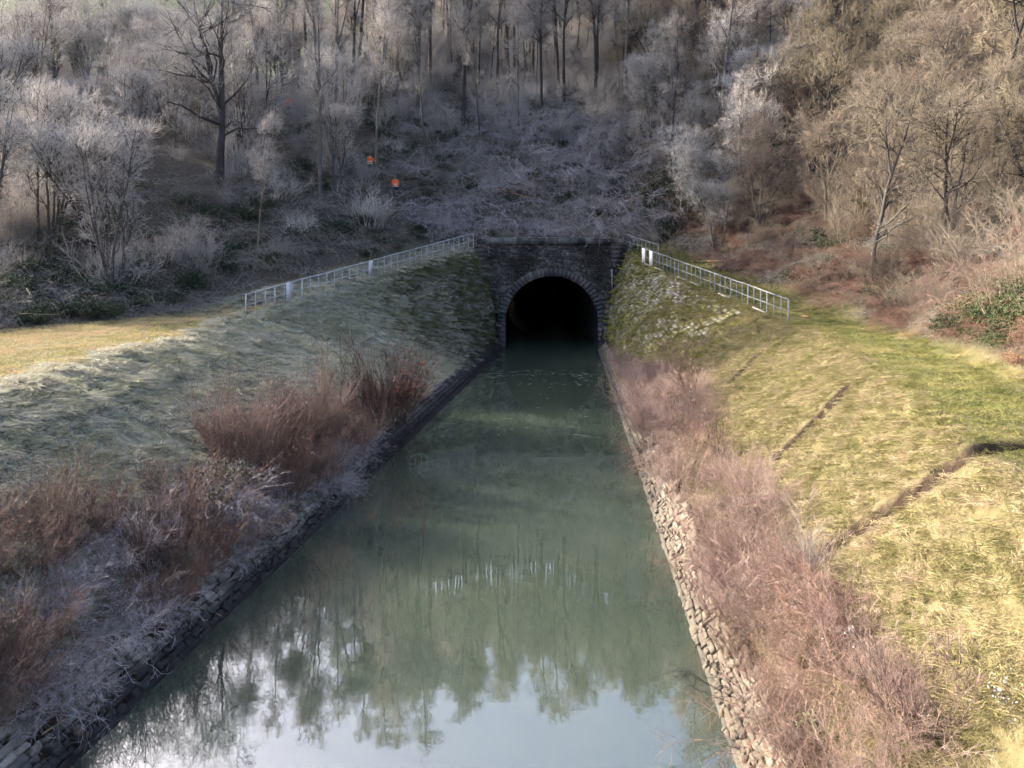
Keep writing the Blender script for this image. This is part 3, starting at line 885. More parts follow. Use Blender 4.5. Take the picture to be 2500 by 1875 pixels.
def place_tree(name, proto, x, y, rz, sc, label, group=None, bark=None, twig=None, dz=-0.1, sxy=1.0):
    root = empty(name, (x, y, gz(x, y) + dz), label, 'tree', group)
    root.rotation_euler = (0, 0, rz)
    root.scale = (sc * sxy, sc * sxy, sc)
    a = obj('trunk', proto[0], root); b = obj('crown', proto[1], root)
    if bark: swap(a, bark)
    if twig: swap(b, twig)
    return root

# shrubs: fans of stems with side twigs
def shrub_parts(seed, n=60, Ht=2.2, spread=0.45, base=0.35, ns=7, ls=(0.25, 0.7), r=0.011, wander=0.05, up=0.03, n3=3, tilt=(0, 0), ang=(15, 45)):
    rng = np.random.RandomState(seed)
    az = rng.rand(n) * 6.283; rr = base * np.sqrt(rng.rand(n))
    st = np.stack([np.cos(az) * rr, np.sin(az) * rr, np.full(n, -0.15)], -1)
    k = spread * (0.3 + rng.rand(n))
    az2 = az + rng.normal(0, 0.7, n)
    d = np.stack([np.cos(az2) * k + tilt[0], np.sin(az2) * k + tilt[1], np.ones(n)], -1)
    L = Ht * (0.4 + 0.7 * rng.rand(n) ** 1.3)
    A = level(rng, st, d, L, np.full(n, r), np.full(n, r * 0.4), 7, wander, up)
    p, dd, t, r_, pi = kids(rng, A[0], A[1], ns, 0.2, 0.98, ang[0], ang[1])
    B = level(rng, p, dd, U(rng, ls[0], ls[1], len(p)) * Ht / 2.2, np.full(len(p), r * 0.5), np.full(len(p), r * 0.3), 4, 0.10, up)
    out = [(A[0], A[1], 4), (B[0], B[1], 3)]
    if n3:
        p, dd, t, r_, pi = kids(rng, B[0], B[1], n3, 0.2, 1.0, 20, 55)
        Cc = level(rng, p, dd, U(rng, 0.10, 0.30, len(p)) * Ht / 2.2, np.full(len(p), r * 0.36), np.full(len(p), r * 0.25), 3, 0.12, 0.02)
        out.append((Cc[0], Cc[1], 3))
    return out
def arch_parts(seed, n=40, L=(1.2, 2.6), up0=1.2, droop=-0.22, ns=9, ls=(0.15, 0.5), r=0.008, R=0.9, wander=0.16, n3=0):
    """bramble tangle: stems that rise, arch over and trail"""
    rng = np.random.RandomState(seed)
    az = rng.rand(n) * 6.283; rr = R * np.sqrt(rng.rand(n))
    st = np.stack([np.cos(az) * rr, np.sin(az) * rr, np.full(n, -0.1)], -1)
    az2 = rng.rand(n) * 6.283
    d = np.stack([np.cos(az2), np.sin(az2), U(rng, 0.3, up0, n)], -1)
    A = level(rng, st, d, U(rng, L[0], L[1], n), np.full(n, r), np.full(n, r * 0.5), 9, wander, droop)
    p, dd, t, r_, pi = kids(rng, A[0], A[1], ns, 0.1, 1.0, 30, 75)
    B = level(rng, p, dd, U(rng, ls[0], ls[1], len(p)), np.full(len(p), r * 0.55), np.full(len(p), r * 0.35), 4, 0.2, 0.0)
    out = [(A[0], A[1], 3), (B[0], B[1], 3)]
    if n3:
        p, dd, t, r_, pi = kids(rng, B[0], B[1], n3, 0.2, 1.0, 25, 60)
        Cc = level(rng, p, dd, U(rng, 0.08, 0.25, len(p)), np.full(len(p), r * 0.4), np.full(len(p), r * 0.3), 3, 0.12, 0.0)
        out.append((Cc[0], Cc[1], 3))
    return out
def leaf_quads(rng, pos, size, flat=0.3):
    N = len(pos)
    n = nrm(rng.normal(0, 1, (N, 3)) + np.array([0, 0, flat * 2]))
    a = nrm(np.cross(n, rng.normal(0, 1, (N, 3))))
    b = np.cross(n, a)
    s = size * U(rng, 0.6, 1.3, N)[:, None]
    v = np.stack([pos - a * s * 0.55, pos - b * s * 0.36 + n * s * 0.10, pos + a * s * 0.62, pos + b * s * 0.36 + n * s * 0.10], 1)
    q = np.arange(4 * N).reshape(N, 4)
    return v.reshape(-1, 3), q
def blob_points(rng, n, R, Hh, lumps=7):
    c = np.stack([U(rng, -R, R, lumps) * 0.6, U(rng, -R, R, lumps) * 0.6, U(rng, 0.15, 0.75, lumps) * Hh], -1)
    rad = U(rng, 0.35, 0.6, lumps) * R
    k = rng.randint(0, lumps, n)
    d = nrm(rng.normal(0, 1, (n, 3)))
    p = c[k] + d * rad[k][:, None] * (rng.rand(n) ** 0.35)[:, None] * np.array([1, 1, 0.75])
    p[:, 2] = np.abs(p[:, 2])
    return p
def ivy_mesh(name, seed, n, R, Hh, size, m):
    rng = np.random.RandomState(seed)
    v, q = leaf_quads(rng, blob_points(rng, n, R, Hh), size)
    return mesh_np(name, v, [q], False, m)
def tuft_mesh(name, seed, n, L, R, lean, w, m, curl=0.5, rl=0.35):
    """grass tuft, blades lean towards local +x"""
    rng = np.random.RandomState(seed)
    az = rng.rand(n) * 6.283; rr = R * np.sqrt(rng.rand(n))
    st = np.stack([np.cos(az) * rr, np.sin(az) * rr, np.full(n, -0.02)], -1)
    d = np.stack([lean + rng.normal(0, rl, n), rng.normal(0, rl, n), np.full(n, 0.8)], -1)
    ll = L * U(rng, 0.5, 1.2, n)
    P = 4
    pts = np.empty((n, P, 3)); pts[:, 0] = st; d = nrm(d)
    for k in range(1, P):
        d = nrm(d + np.array([0.25 * lean, 0, -curl * 0.45]) + rng.normal(0, 0.06, (n, 3)))
        pts[:, k] = pts[:, k - 1] + d * (ll / (P - 1))[:, None]
    side = nrm(np.cross(d, rng.normal(0, 1, (n, 3))))
    ww = w * np.array([1.0, 0.9, 0.6, 0.12])
    v = np.stack([pts - side[:, None] * ww[None, :, None], pts + side[:, None] * ww[None, :, None]], 2)   # n,P,2,3
    b = (np.arange(n) * P * 2)[:, None] + (np.arange(P - 1) * 2)[None]
    q = np.stack([b, b + 1, b + 3, b + 2], -1).reshape(-1, 4)
    return mesh_np(name, v.reshape(-1, 3), [q], False, m)

# scatter for what nobody could count: grass, thickets, ground cover
def scatter(name, meshes, pts, rot, scl, pick, label, cat):
    me = bpy.data.meshes.new(name)
    n = len(pts)
    me.vertices.add(n)
    me.vertices.foreach_set('co', np.asarray(pts, np.float32).ravel())
    for an, ty, key, arr in (('rot', 'FLOAT_VECTOR', 'vector', rot), ('scl', 'FLOAT_VECTOR', 'vector', scl), ('pick', 'INT', 'value', pick)):
        at = me.attributes.new(an, ty, 'POINT')
        at.data.foreach_set(key, np.asarray(arr, np.int32 if ty == 'INT' else np.float32).ravel())
    cl = bpy.data.collections.new(name + '_kinds')
    for i, m_ in enumerate(meshes):
        cl.objects.link(bpy.data.objects.new('%s_kind_%02d' % (name, i), m_))
    o = obj(name, me)
    ng = bpy.data.node_groups.new(name, 'GeometryNodeTree')
    ng.interface.new_socket('Geometry', in_out='INPUT', socket_type='NodeSocketGeometry')
    ng.interface.new_socket('Geometry', in_out='OUTPUT', socket_type='NodeSocketGeometry')
    N = ng.nodes; Lk = ng.links
    gi = N.new('NodeGroupInput'); go = N.new('NodeGroupOutput')
    ip = N.new('GeometryNodeInstanceOnPoints'); ci = N.new('GeometryNodeCollectionInfo')
    ci.inputs['Collection'].default_value = cl
    ci.inputs['Separate Children'].default_value = True
    ci.inputs['Reset Children'].default_value = True
    ip.inputs['Pick Instance'].default_value = True
    def na(nm, ty):
        x = N.new('GeometryNodeInputNamedAttribute'); x.data_type = ty; x.inputs['Name'].default_value = nm
        return x.outputs[0]
    e2r = N.new('FunctionNodeEulerToRotation')
    Lk.new(na('rot', 'FLOAT_VECTOR'), e2r.inputs[0])
    Lk.new(gi.outputs[0], ip.inputs['Points'])
    Lk.new(ci.outputs[0], ip.inputs['Instance'])
    Lk.new(na('pick', 'INT'), ip.inputs['Instance Index'])
    Lk.new(e2r.outputs[0], ip.inputs['Rotation'])
    Lk.new(na('scl', 'FLOAT_VECTOR'), ip.inputs['Scale'])
    Lk.new(ip.outputs[0], go.inputs[0])
    md = o.modifiers.new('scatter', 'NODES'); md.node_group = ng
    tag(o, label, cat, None, 'stuff')
    return o

def rand_pts(rng, n, x0, x1, y0, y1):
    return U(rng, x0, x1, n), U(rng, y0, y1, n)
def downslope(x, y):
    e = 0.3
    gx_ = (height(x + e, y, False) - height(x - e, y, False)) / (2 * e)
    gy_ = (height(x, y + e, False) - height(x, y - e, False)) / (2 * e)
    return np.arctan2(-gy_, -gx_), np.hypot(gx_, gy_)
def in_view(x, y, z, mx=200, my=250):
    px = PXC + x / y * F; py = YH - (z - H) / y * F
    return (y > 6) & (px > -mx) & (px < 2500 + mx) & (py > -my) & (py < 1875 + my)

# ------------------------------------------------------------------ grass
def ditch_free(x, y, k=2.6):
    ok = np.ones(len(x), bool)
    for pl, w, dep in DITCHES:
        for a, b in zip(pl[:-1], pl[1:]):
            L2 = (b[0] - a[0]) ** 2 + (b[1] - a[1]) ** 2
            t = np.clip(((x - a[0]) * (b[0] - a[0]) + (y - a[1]) * (b[1] - a[1])) / L2, 0, 1)
            ok &= np.hypot(x - a[0] - t * (b[0] - a[0]), y - a[1] - t * (b[1] - a[1])) > w * k
    return ok
def grass(name, label, meshes, seed, n, x0, x1, y0, y1, cond, s=(0.7, 1.3), yaw_noise=0.9):
    rng = np.random.RandomState(seed)
    x, y = rand_pts(rng, n, x0, x1, y0, y1)
    k = cond(x, y, rng)
    x, y = x[k], y[k]
    z = height(x, y)
    k = in_view(x, y, z, 60, 120)
    x, y, z = x[k], y[k], z[k]
    az, sl = downslope(x, y)
    az = np.where(sl > 0.1, az, rng.rand(len(x)) * 6.283) + rng.normal(0, yaw_noise, len(x))
    m = len(x)
    rot = np.stack([np.zeros(m), np.clip(sl, 0, 0.6) * 0.5, az], -1)
    sc = U(rng, s[0], s[1], m)
    return scatter(name, meshes, np.stack([x, y, z], -1), rot, np.stack([sc, sc, sc * U(rng, 0.8, 1.2, m)], -1), rng.randint(0, len(meshes), m), label, 'grass')

def tufts(nm, m, specs):
    return [tuft_mesh(nm, 100 + i, n, L, R, lean, w, M[m]) for i, (n, L, R, lean, w) in enumerate(specs)]
t_frost = tufts('frost_tuft', 'grass_frost', [(104, 0.20, 0.27, 0.9, 0.006), (88, 0.26, 0.25, 1.1, 0.006), (120, 0.15, 0.34, 0.7, 0.006), (72, 0.32, 0.21, 0.9, 0.0065)])
t_rim = tufts('rim_tuft', 'grass_rim', [(120, 0.24, 0.29, 0.7, 0.007), (112, 0.32, 0.32, 0.9, 0.007), (96, 0.20, 0.25, 0.4, 0.007)])
t_dry = tufts('dry_tuft', 'grass_dry', [(96, 0.11, 0.25, 1.0, 0.0042), (80, 0.15, 0.23, 1.2, 0.0042), (112, 0.08, 0.29, 0.6, 0.0042), (64, 0.20, 0.21, 1.0, 0.0045)])
t_green = tufts('green_tuft', 'grass_green', [(96, 0.12, 0.27, 0.6, 0.005), (80, 0.16, 0.25, 0.9, 0.005), (112, 0.09, 0.29, 0.5, 0.005)])
t_pl = tufts('path_tuft', 'grass_path_left', [(104, 0.11, 0.32, 0.5, 0.006), (88, 0.14, 0.29, 0.8, 0.006)])
t_shade = tufts('shade_tuft', 'grass_shade', [(104, 0.28, 0.34, 1.0, 0.008), (88, 0.38, 0.32, 1.2, 0.008), (112, 0.20, 0.34, 0.8, 0.008)])
t_moss = tufts('moss_tuft', 'moss', [(96, 0.20, 0.38, 1.0, 0.011), (80, 0.30, 0.34, 1.3, 0.011), (120, 0.14, 0.42, 0.7, 0.012)])
t_mosssun = tufts('moss_sun_tuft', 'moss_sun', [(96, 0.16, 0.34, 0.9, 0.009), (80, 0.26, 0.32, 1.2, 0.008), (120, 0.12, 0.38, 0.6, 0.010)])

grass('frosted_grass', 'rime covered grass on the shaded left canal bank', t_frost, 1, 15500, -14.5, -2, 12, 50,
      lambda x, y, r: (x < xwl(y) - 0.9) & (x > xcl(y) + 0.35) & (y < 46 + 5 * fbm(x * .4, y * .4, 3) * 2) & (fbm(x * .8, y * .8, 3) > -0.26 + 0.25 * (r.rand(len(x)) < 0.3)))
grass('frosted_rim_grass', 'long pale frosted grass along the left bank edge', t_rim, 2, 2200, -16, -2, 14, 55,
      lambda x, y, r: (np.abs(x - xcl(y) - 0.15) < 0.75 + 0.5 * fbm(x * 2, y * .5, 2)) & (y < 54.4))
grass('towpath_grass_left', 'short sunlit and frosted grass of the left towpath', t_pl, 3, 6500, -26, -3, 16, 40,
      lambda x, y, r: (x < xcl(y) - 0.3) & (x > xel(y) + 0.2) & (y < 37 + 3 * r.rand(len(x))))
grass('towpath_grass_shaded', 'frosted grass of the shaded towpath behind the left railing', t_frost[2:3] + t_shade[2:3], 4, 2250, -19, -3, 35, 56,
      lambda x, y, r: (x < xcl(y) - 0.2) & (x > xel(y)) & (y > 36 + 3 * r.rand(len(x))))
grass('bank_grass_right', 'dry yellow grass on the sunlit right canal bank', t_dry, 5, 21000, 4, 14, 8, 44,
      lambda x, y, r: (x > xwr(y) + 1.0) & (x < xcr(y) + 0.2) & ditch_free(x, y))
grass('bank_grass_right_green', 'greener grass patches on the sunlit right canal bank', t_green, 6, 1100, 4, 14, 8, 44,
      lambda x, y, r: (x > xwr(y) + 1.0) & (x < xcr(y)) & ditch_free(x, y) & (fbm(x * .5 + 9, y * .5, 3) > 0.02))
grass('path_grass_right', 'trodden green grass of the right towpath', t_green, 7, 7500, 7, 18, 12, 56,
      lambda x, y, r: (x > xcr(y) - 0.1) & (x < xer(y) + 0.4) & ditch_free(x, y))
grass('wall_grass_left', 'dark moss and hanging grass on the shaded left wing wall', t_moss + t_shade, 8, 2000, -8, 0.5, 40, 55,
      lambda x, y, r: (x < xwl(y) - 0.6) & (x > xcl(y) + 0.3) & (y > 43 + 8 * fbm(x * .4, y * .4, 3)))
grass('wall_grass_right', 'moss and bleached grass on the sunlit right wing wall', t_mosssun + t_dry[:2], 9, 2600, 6, 14, 35, 55,
      lambda x, y, r: (x > xwr(y) + 0.6) & (x < xcr(y)) & (y > 37 + 8 * fbm(x * .4, y * .4, 3)) & (fbm(x * .9, y * .9 + 3, 3) > -0.12))
rng = np.random.RandomState(77)
n = 120
x = U(rng, -2.7, 8.6, n)
scatter('parapet_grass', t_rim, np.stack([x, U(rng, 54.95, 55.8, n), 8.27 + 0.12 * (1 - ((x - 2.4) / 6.2) ** 2)], -1), np.stack([np.zeros(n), np.zeros(n), rng.rand(n) * 6.28], -1), np.repeat(U(rng, 0.25, 0.4, n)[:, None], 3, 1), rng.randint(0, 3, n), 'thin pale grass and moss growing on the parapet top', 'grass')

# ------------------------------------------------------------------ thickets and undergrowth
_w = ground_hit(966, 482)
CLEAR = [(_w[0], _w[1] - 0.8, 2.2), (_w[0], _w[1] - 3.2, 1.9)]
def thicket(name, label, cat, meshes, seed, n, x0, x1, y0, y1, cond, s=(0.7, 1.3), dz=0.0, my=250):
    rng = np.random.RandomState(seed)
    x, y = rand_pts(rng, n, x0, x1, y0, y1)
    k = cond(x, y, rng)
    x, y = x[k], y[k]
    z = height(x, y)
    k = in_view(x, y, z, 250, my)
    x, y, z = x[k], y[k], z[k] + dz
    for cx_, cy_, cr_ in CLEAR:
        k = np.hypot(x - cx_, y - cy_) > cr_
        x, y, z = x[k], y[k], z[k]
    m = len(x)
    sc = U(rng, s[0], s[1], m)
    return scatter(name, meshes, np.stack([x, y, z], -1), np.stack([rng.normal(0, 0.1, m), rng.normal(0, 0.1, m), rng.rand(m) * 6.283], -1),
                   np.stack([sc, sc, sc * U(rng, 0.75, 1.2, m)], -1), rng.randint(0, len(meshes), m), label, cat)

tangle = [tubes_mesh('tangle', arch_parts(200 + i, 70, L=(1.4, 3.0), ns=8, r=0.014, R=1.5, n3=0), M['bramble']) for i in range(3)]
tangle_f = [tubes_mesh('tangle_frost', arch_parts(210 + i, 44, L=(1.2, 2.8), ns=10, r=0.014, R=1.0, n3=1), M['bramble_frost']) for i in range(2)]
tangle_r = [tubes_mesh('tangle_red', arch_parts(220 + i, 80, ns=10, r=0.009, R=1.5, n3=1), M['bramble_red']) for i in range(2)]
ivy_d = [ivy_mesh('ivy_dark', 230 + i, 900, 1.0, 1.1, 0.10, M['leaf_dark']) for i in range(2)]
ivy_s = [ivy_mesh('ivy_sun', 240 + i, 700, 1.1, 0.8, 0.06, M['leaf_sun']) for i in range(2)]
litter_b = [ivy_mesh('dead_leaves', 250 + i, 700, 1.0, 0.7, 0.085, M['leaf_brown']) for i in range(2)]
wand = [tubes_mesh('wand', shrub_parts(260 + i, 34, 3.6, 0.35, 1.2, 7, (0.4, 1.1), 0.018, 0.07, 0.03, 4, ang=(25, 60)), M['twig_grey']) for i in range(3)]
wand_f = [tubes_mesh('wand_frost', shrub_parts(270 + i, 34, 3.4, 0.45, 1.2, 8, (0.4, 1.1), 0.016, 0.07, 0.03, 4, ang=(25, 60)), M['twig_frost_haze']) for i in range(3)]
wand_w = [tubes_mesh('wand_warm', shrub_parts(280 + i, 34, 3.6, 0.5, 1.2, 8, (0.4, 1.1), 0.016, 0.07, 0.03, 4, ang=(25, 60)), M['twig_warm']) for i in range(3)]
reed = [tubes_mesh('reed', shrub_parts(290 + i, 62, 1.5, 0.75, 0.85, 7, (0.2, 0.7), 0.0055, 0.10, 0.02, 4, ang=(20, 55)), M['stem_pink']) for i in range(4)]
reed_b = [tubes_mesh('reed_brown', shrub_parts(296 + i, 56, 1.3, 0.75, 0.85, 7, (0.2, 0.7), 0.0055, 0.10, 0.02, 4, ang=(20, 55)), M['stem_brown']) for i in range(2)]
reed_r = [tubes_mesh('reed_red', shrub_parts(300 + i, 56, 1.4, 0.70, 0.80, 7, (0.2, 0.7), 0.0055, 0.09, 0.02, 4, ang=(20, 55)), M['stem_red']) for i in range(1)]
reed_m = [tubes_mesh('brush', shrub_parts(315 + i, 55, 1.7, 0.7, 0.9, 8, (0.25, 0.8), 0.007, 0.07, 0.03, 4, ang=(15, 45)), M[m_]) for i, m_ in enumerate(('stem_brown', 'stem_red', 'stem_brown'))]
reed_n = [tubes_mesh('near_brush', shrub_parts(325 + i, 46, 1.0, 0.9, 0.7, 7, (0.2, 0.7), 0.0042, 0.12, 0.02, 3, ang=(20, 60)), M[m_]) for i, m_ in enumerate(('stem_pink', 'stem_red', 'stem_pink'))]
reed_f = [tubes_mesh('reed_frost', arch_parts(310 + i, 80, (0.5, 1.2), 1.6, -0.12, 9, (0.1, 0.35), 0.004, 0.9, 0.12, 2), M['bramble_frost']) for i in range(2)]
tangle_rb = [tubes_mesh('bank_bramble', arch_parts(225 + i, 60, (0.7, 1.7), 1.3, -0.16, 9, (0.12, 0.4), 0.0055, 1.0, 0.13, 1), M['bramble_red']) for i in range(2)]
ivy_small = [ivy_mesh('ivy_spray', 245 + i, 50, 0.3, 0.5, 0.075, M['leaf_sun']) for i in range(2)]
herb = [tubes_mesh('herb_frost', shrub_parts(305 + i, 70, 0.8, 0.55, 0.7, 8, (0.25, 0.7), 0.006, 0.12, 0.0, 3), M['bramble_frost']) for i in range(1)]

tlr = lambda x, y: np.maximum(xel(np.minimum(y, 60)) - x, x - xer(np.minimum(y, 60)))
thicket('bramble_slope', 'tangled frosted brambles over the slope above the tunnel', 'brambles', tangle + tangle_f + tangle[:2] + ivy_d[:1], 11, 560, -12, 16, 56.6, 80,
        lambda x, y, r: (y > 57) & (y < 78), (0.45, 1.15))
thicket('bramble_bank_left', 'dark bramble thicket on the bank behind the left towpath', 'brambles', tangle + ivy_d[:1], 12, 1400, -40, -4, 26, 70,
        lambda x, y, r: (xel(np.minimum(y, 60)) - x > 0.2) & (xel(np.minimum(y, 60)) - x < 14) & (r.rand(len(x)) < 0.75), (0.5, 1.0))
thicket('bramble_mounds', 'pale frosted bramble mounds above the tunnel', 'brambles', tangle_f, 24, 120, -10, 15, 58, 76, lambda x, y, r: x < 99, (0.9, 1.6))
thicket('ivy_bank_left', 'dark ivy patches on the bank behind the left towpath', 'ivy', ivy_d, 13, 900, -34, -4, 26, 74,
        lambda x, y, r: (xel(np.minimum(y, 60)) - x > 0.6) & (xel(np.minimum(y, 60)) - x < 9) & (fbm(x * .25 + 4, y * .25, 3) > 0.03), (0.5, 1.0))
thicket('bramble_bank_right', 'russet bramble and ivy thicket on the sunlit bank beside the right towpath', 'brambles', tangle_r + ivy_s[:1] + tangle_r + tangle[:1] + litter_b[:1], 14, 1400, 10, 34, 12, 62,
        lambda x, y, r: (x - xer(np.minimum(y, 60)) > 0.3 + 0.5 * r.rand(len(x))) & (x - xer(np.minimum(y, 60)) < 8) & (r.rand(len(x)) < 0.85), (0.4, 0.85))
thicket('ivy_mound_right', 'dark glossy ivy heaped at the foot of the right slope', 'ivy', ivy_s + ivy_d, 15, 800, 10, 30, 14, 64,
        lambda x, y, r: (x - xer(np.minimum(y, 60)) > 0.8) & (x - xer(np.minimum(y, 60)) < 10) & (fbm(x * .3 + 14, y * .3 + 2, 3) > 0.05), (0.5, 1.0))
thicket('hedge_right', 'tan leafless scrub hanging over the right towpath edge', 'scrub', tangle_r + tangle_r + wand_w[:1] + ivy_s[:1], 25, 520, 9, 22, 12, 58,
        lambda x, y, r: (x - xer(np.minimum(y, 60)) > 0.5) & (x - xer(np.minimum(y, 60)) < 4), (0.25, 0.55))
thicket('ivy_right_edge', 'dark glossy evergreen bush at the right image edge above the path', 'ivy', ivy_s, 29, 60, 14.0, 18.5, 19, 25, lambda x, y, r: (x - xer(y) > 0.8) & (x - xer(y) < 3.6), (0.7, 1.2))
thicket('ivy_corner', 'dark evergreen ivy heap at the corner right of the parapet', 'ivy', ivy_d, 26, 46, 11.5, 15.5, 56.5, 62, lambda x, y, r: x < 99, (0.7, 1.2))
thicket('undergrowth_left', 'frosted grey brush filling the wooded slope on the left', 'undergrowth', wand_f + wand[:1], 16, 760, -75, -8, 30, 125,
        lambda x, y, r: (tlr(x, y) > 2.0) & (zones(x, y)[5] < 0.5) & (r.rand(len(x)) < np.interp(y, [30, 60, 125], [0.7, 0.75, 0.5])), (0.35, 1.0))
thicket('undergrowth_centre', 'grey leafless brush between the trees above the tunnel', 'undergrowth', wand + wand_f[:1] + tangle[:1], 17, 760, -22, 28, 61, 125,
        lambda x, y, r: (y > 69 + 8 * fbm(x * .2, y * .2, 2) - 0.35 * np.abs(x - 3)), (0.35, 1.0))
thicket('undergrowth_right', 'warm brown brush filling the sunlit slope on the right', 'undergrowth', wand_w, 18, 950, 12, 80, 18, 120,
        lambda x, y, r: (x - xer(np.minimum(y, 60)) > 1.0 + 1.0 * r.rand(len(x))), (0.3, 0.95))

def topx(x, y):
    z = height(x, y, False)
    return PXC + x / y * F, YH - (z - H) / y * F
RB = lambda py: np.interp(py, [820, 900, 960, 1100, 1240, 1350, 1450, 1600, 1875, 2100], [1440, 1560, 1670, 1800, 1925, 1985, 2080, 2190, 2470, 2640])
LB = lambda px: np.interp(px, [-300, 0, 250, 480, 600, 850, 1000, 1120], [1400, 1330, 1262, 1195, 1125, 1085, 1000, 925])
def right_strip(x, y, r):
    a, b = topx(x, y)
    return (x - xwr(y) > 0.62) & (a < RB(b) + 60 * fbm(x * .7, y * .7, 3))
def left_strip(x, y, r):
    a, b = topx(x, y)
    return (xwl(y) - x > 0.8) & (b > LB(a) + 90 * fbm(x * .7, y * .7, 3))
def bankt(side, lo, hi):
    def f(x, y, r):
        d = (xwl(y) - x) if side < 0 else (x - xwr(y))
        return (d > lo) & (d < hi + 0.9 * fbm(x * .5, y * .5, 3) * 2)
    return f
thicket('thicket_right_bank', 'pinkish leafless brush along the right water edge', 'brush', reed + reed_b[:1] + reed_r[:1], 19, 1250, 3, 12, 8, 50, lambda x, y, r: right_strip(x, y, r) & (fbm(x * .9 + 5, y * .9, 3) > -0.10), (0.35, 1.05))
thicket('bramble_right_bank', 'arching red brambles along the right water edge', 'brambles', tangle_rb, 20, 220, 3, 12, 8, 46, right_strip, (0.6, 1.1))
thicket('thicket_left_bank', 'frosted weeds and brush along the left water edge', 'brush', herb[:1] + reed_b + reed_b[:1] + reed_f + reed_m[:1], 21, 720, -13, -1, 9, 50, left_strip, (0.5, 1.0))
LM = lambda px: np.interp(px, [440, 560, 700, 850, 1000, 1060], [1010, 1000, 985, 960, 930, 905])
def left_mass(x, y, r):
    a, b = topx(x, y)
    return (xwl(y) - x > 0.9) & (a > 470) & (a < 1060) & (b > LM(a) + 40) & (b < 1230)
thicket('brown_brush_left', 'dense red-brown brush around the willow shrubs on the left bank', 'brush', reed_m, 23, 120, -9, -1, 15, 42, left_mass, (0.6, 1.1))
thicket('thicket_near_right', 'reddish fine brush on the right bank nearest the viewer', 'brush', reed_n, 27, 420, 3, 9, 8, 17, right_strip, (0.5, 0.95))
thicket('thicket_near_left', 'purple-brown brush on the left bank nearest the viewer', 'brush', reed_m + [reed_b[0]], 28, 150, -11, -3, 9, 24, left_strip, (0.5, 0.85))
thicket('evergreen_specks_right', 'scattered green ivy sprays in the brush at the right water edge', 'ivy', ivy_small, 22, 60, 3, 12, 9, 40, lambda x, y, r: right_strip(x, y, r) & (fbm(x * .5, y * .5, 2) > 0.05), (0.5, 1.1), 0.35)

# ------------------------------------------------------------------ trees
P = {}
P['oak'] = tree_proto('bark_dark', 'twig_grey', 401, Ht=15.5, r=0.42, t0=0.24, n1=26, a1=(48, 82), l1=(4.0, 6.8), n2=10, l2=(1.2, 2.4), n3=8, l3=(0.5, 1.1), n4=3, l4=(0.25, 0.5), tw=0.008, wander=0.035, up1=0.09, taper_crown=0.55, w1=0.22, fork=True)
SL = [tree_proto('bark_dark', 'twig_grey', 410 + i, Ht=h, r=r_, t0=t0, n1=n1, a1=(28, 58), l1=(1.6, 4.2), n2=8, l2=(0.8, 1.7), n3=7, l3=(0.35, 0.9), n4=3, l4=(0.25, 0.5), tw=0.009, wander=0.03, up1=0.12, fork=fk)
      for i, (h, r_, t0, n1, fk) in enumerate([(20, 0.21, 0.35, 20, True), (22, 0.25, 0.4, 22, False), (18, 0.16, 0.3, 20, False), (21, 0.27, 0.35, 24, True), (17, 0.12, 0.35, 16, False)])]
MS = [tree_proto('bark_grey', 'twig_frost_haze', 430 + i, Ht=h, r=0.085, stems=st, spread=sp, fork=True, t0=0.25, n1=8, a1=(18, 50), l1=(1.4, 3.6), n2=7, l2=(0.6, 1.6), n3=6, l3=(0.3, 0.9), n4=1, l4=(0.2, 0.45), tw=0.008, wander=0.05, up1=0.10)
      for i, (h, st, sp) in enumerate([(10, 6, 0.2), (8.5, 7, 0.28), (12, 4, 0.16)])]
SP = [tree_proto('bark_warm', 'twig_warm', 440 + i, Ht=h, r=r_, stems=st, spread=0.22, fork=True, t0=0.2, n1=n1, a1=(35, 75), l1=(2.0, 5.0), n2=8, l2=(0.8, 2.0), n3=7, l3=(0.35, 1.0), n4=1, l4=(0.2, 0.5), tw=0.009, wander=0.06, up1=0.05, lean=(-0.10, 0), w1=0.2)
      for i, (h, r_, st, n1) in enumerate([(12, 0.15, 2, 16), (14, 0.17, 1, 26), (10, 0.12, 3, 12)])]

place_tree('oak_tree', P['oak'], -20.6, 50.5, 0.6, 1.0, 'big dark spreading oak with thick straight trunk left of the railing')
p = ground_hit(800, 470)
place_tree('ash_tree', SL[0], -14.2, 53.0, 2.0, 0.92, 'tall forked pale-barked tree between the oak and the orange-jacketed worker', None, 'bark_grey', 'twig_frost_haze', sxy=0.75)
place_tree('leaning_tree', SL[4], -16.2, 45.6, 1.0, 0.55, 'slim bent sapling with a yellowish stem behind the left railing', None, 'bark_warm', 'twig_frost_haze')

occupied = [(-20.6, 50.5, 3.0), (-14.2, 53, 2.5), (-16.2, 45.6, 1.5)]
def free(x, y, d):
    for (a, b, r_) in occupied:
        if (a - x) ** 2 + (b - y) ** 2 < max(d, r_) ** 2: return False
    occupied.append((x, y, d)); return True

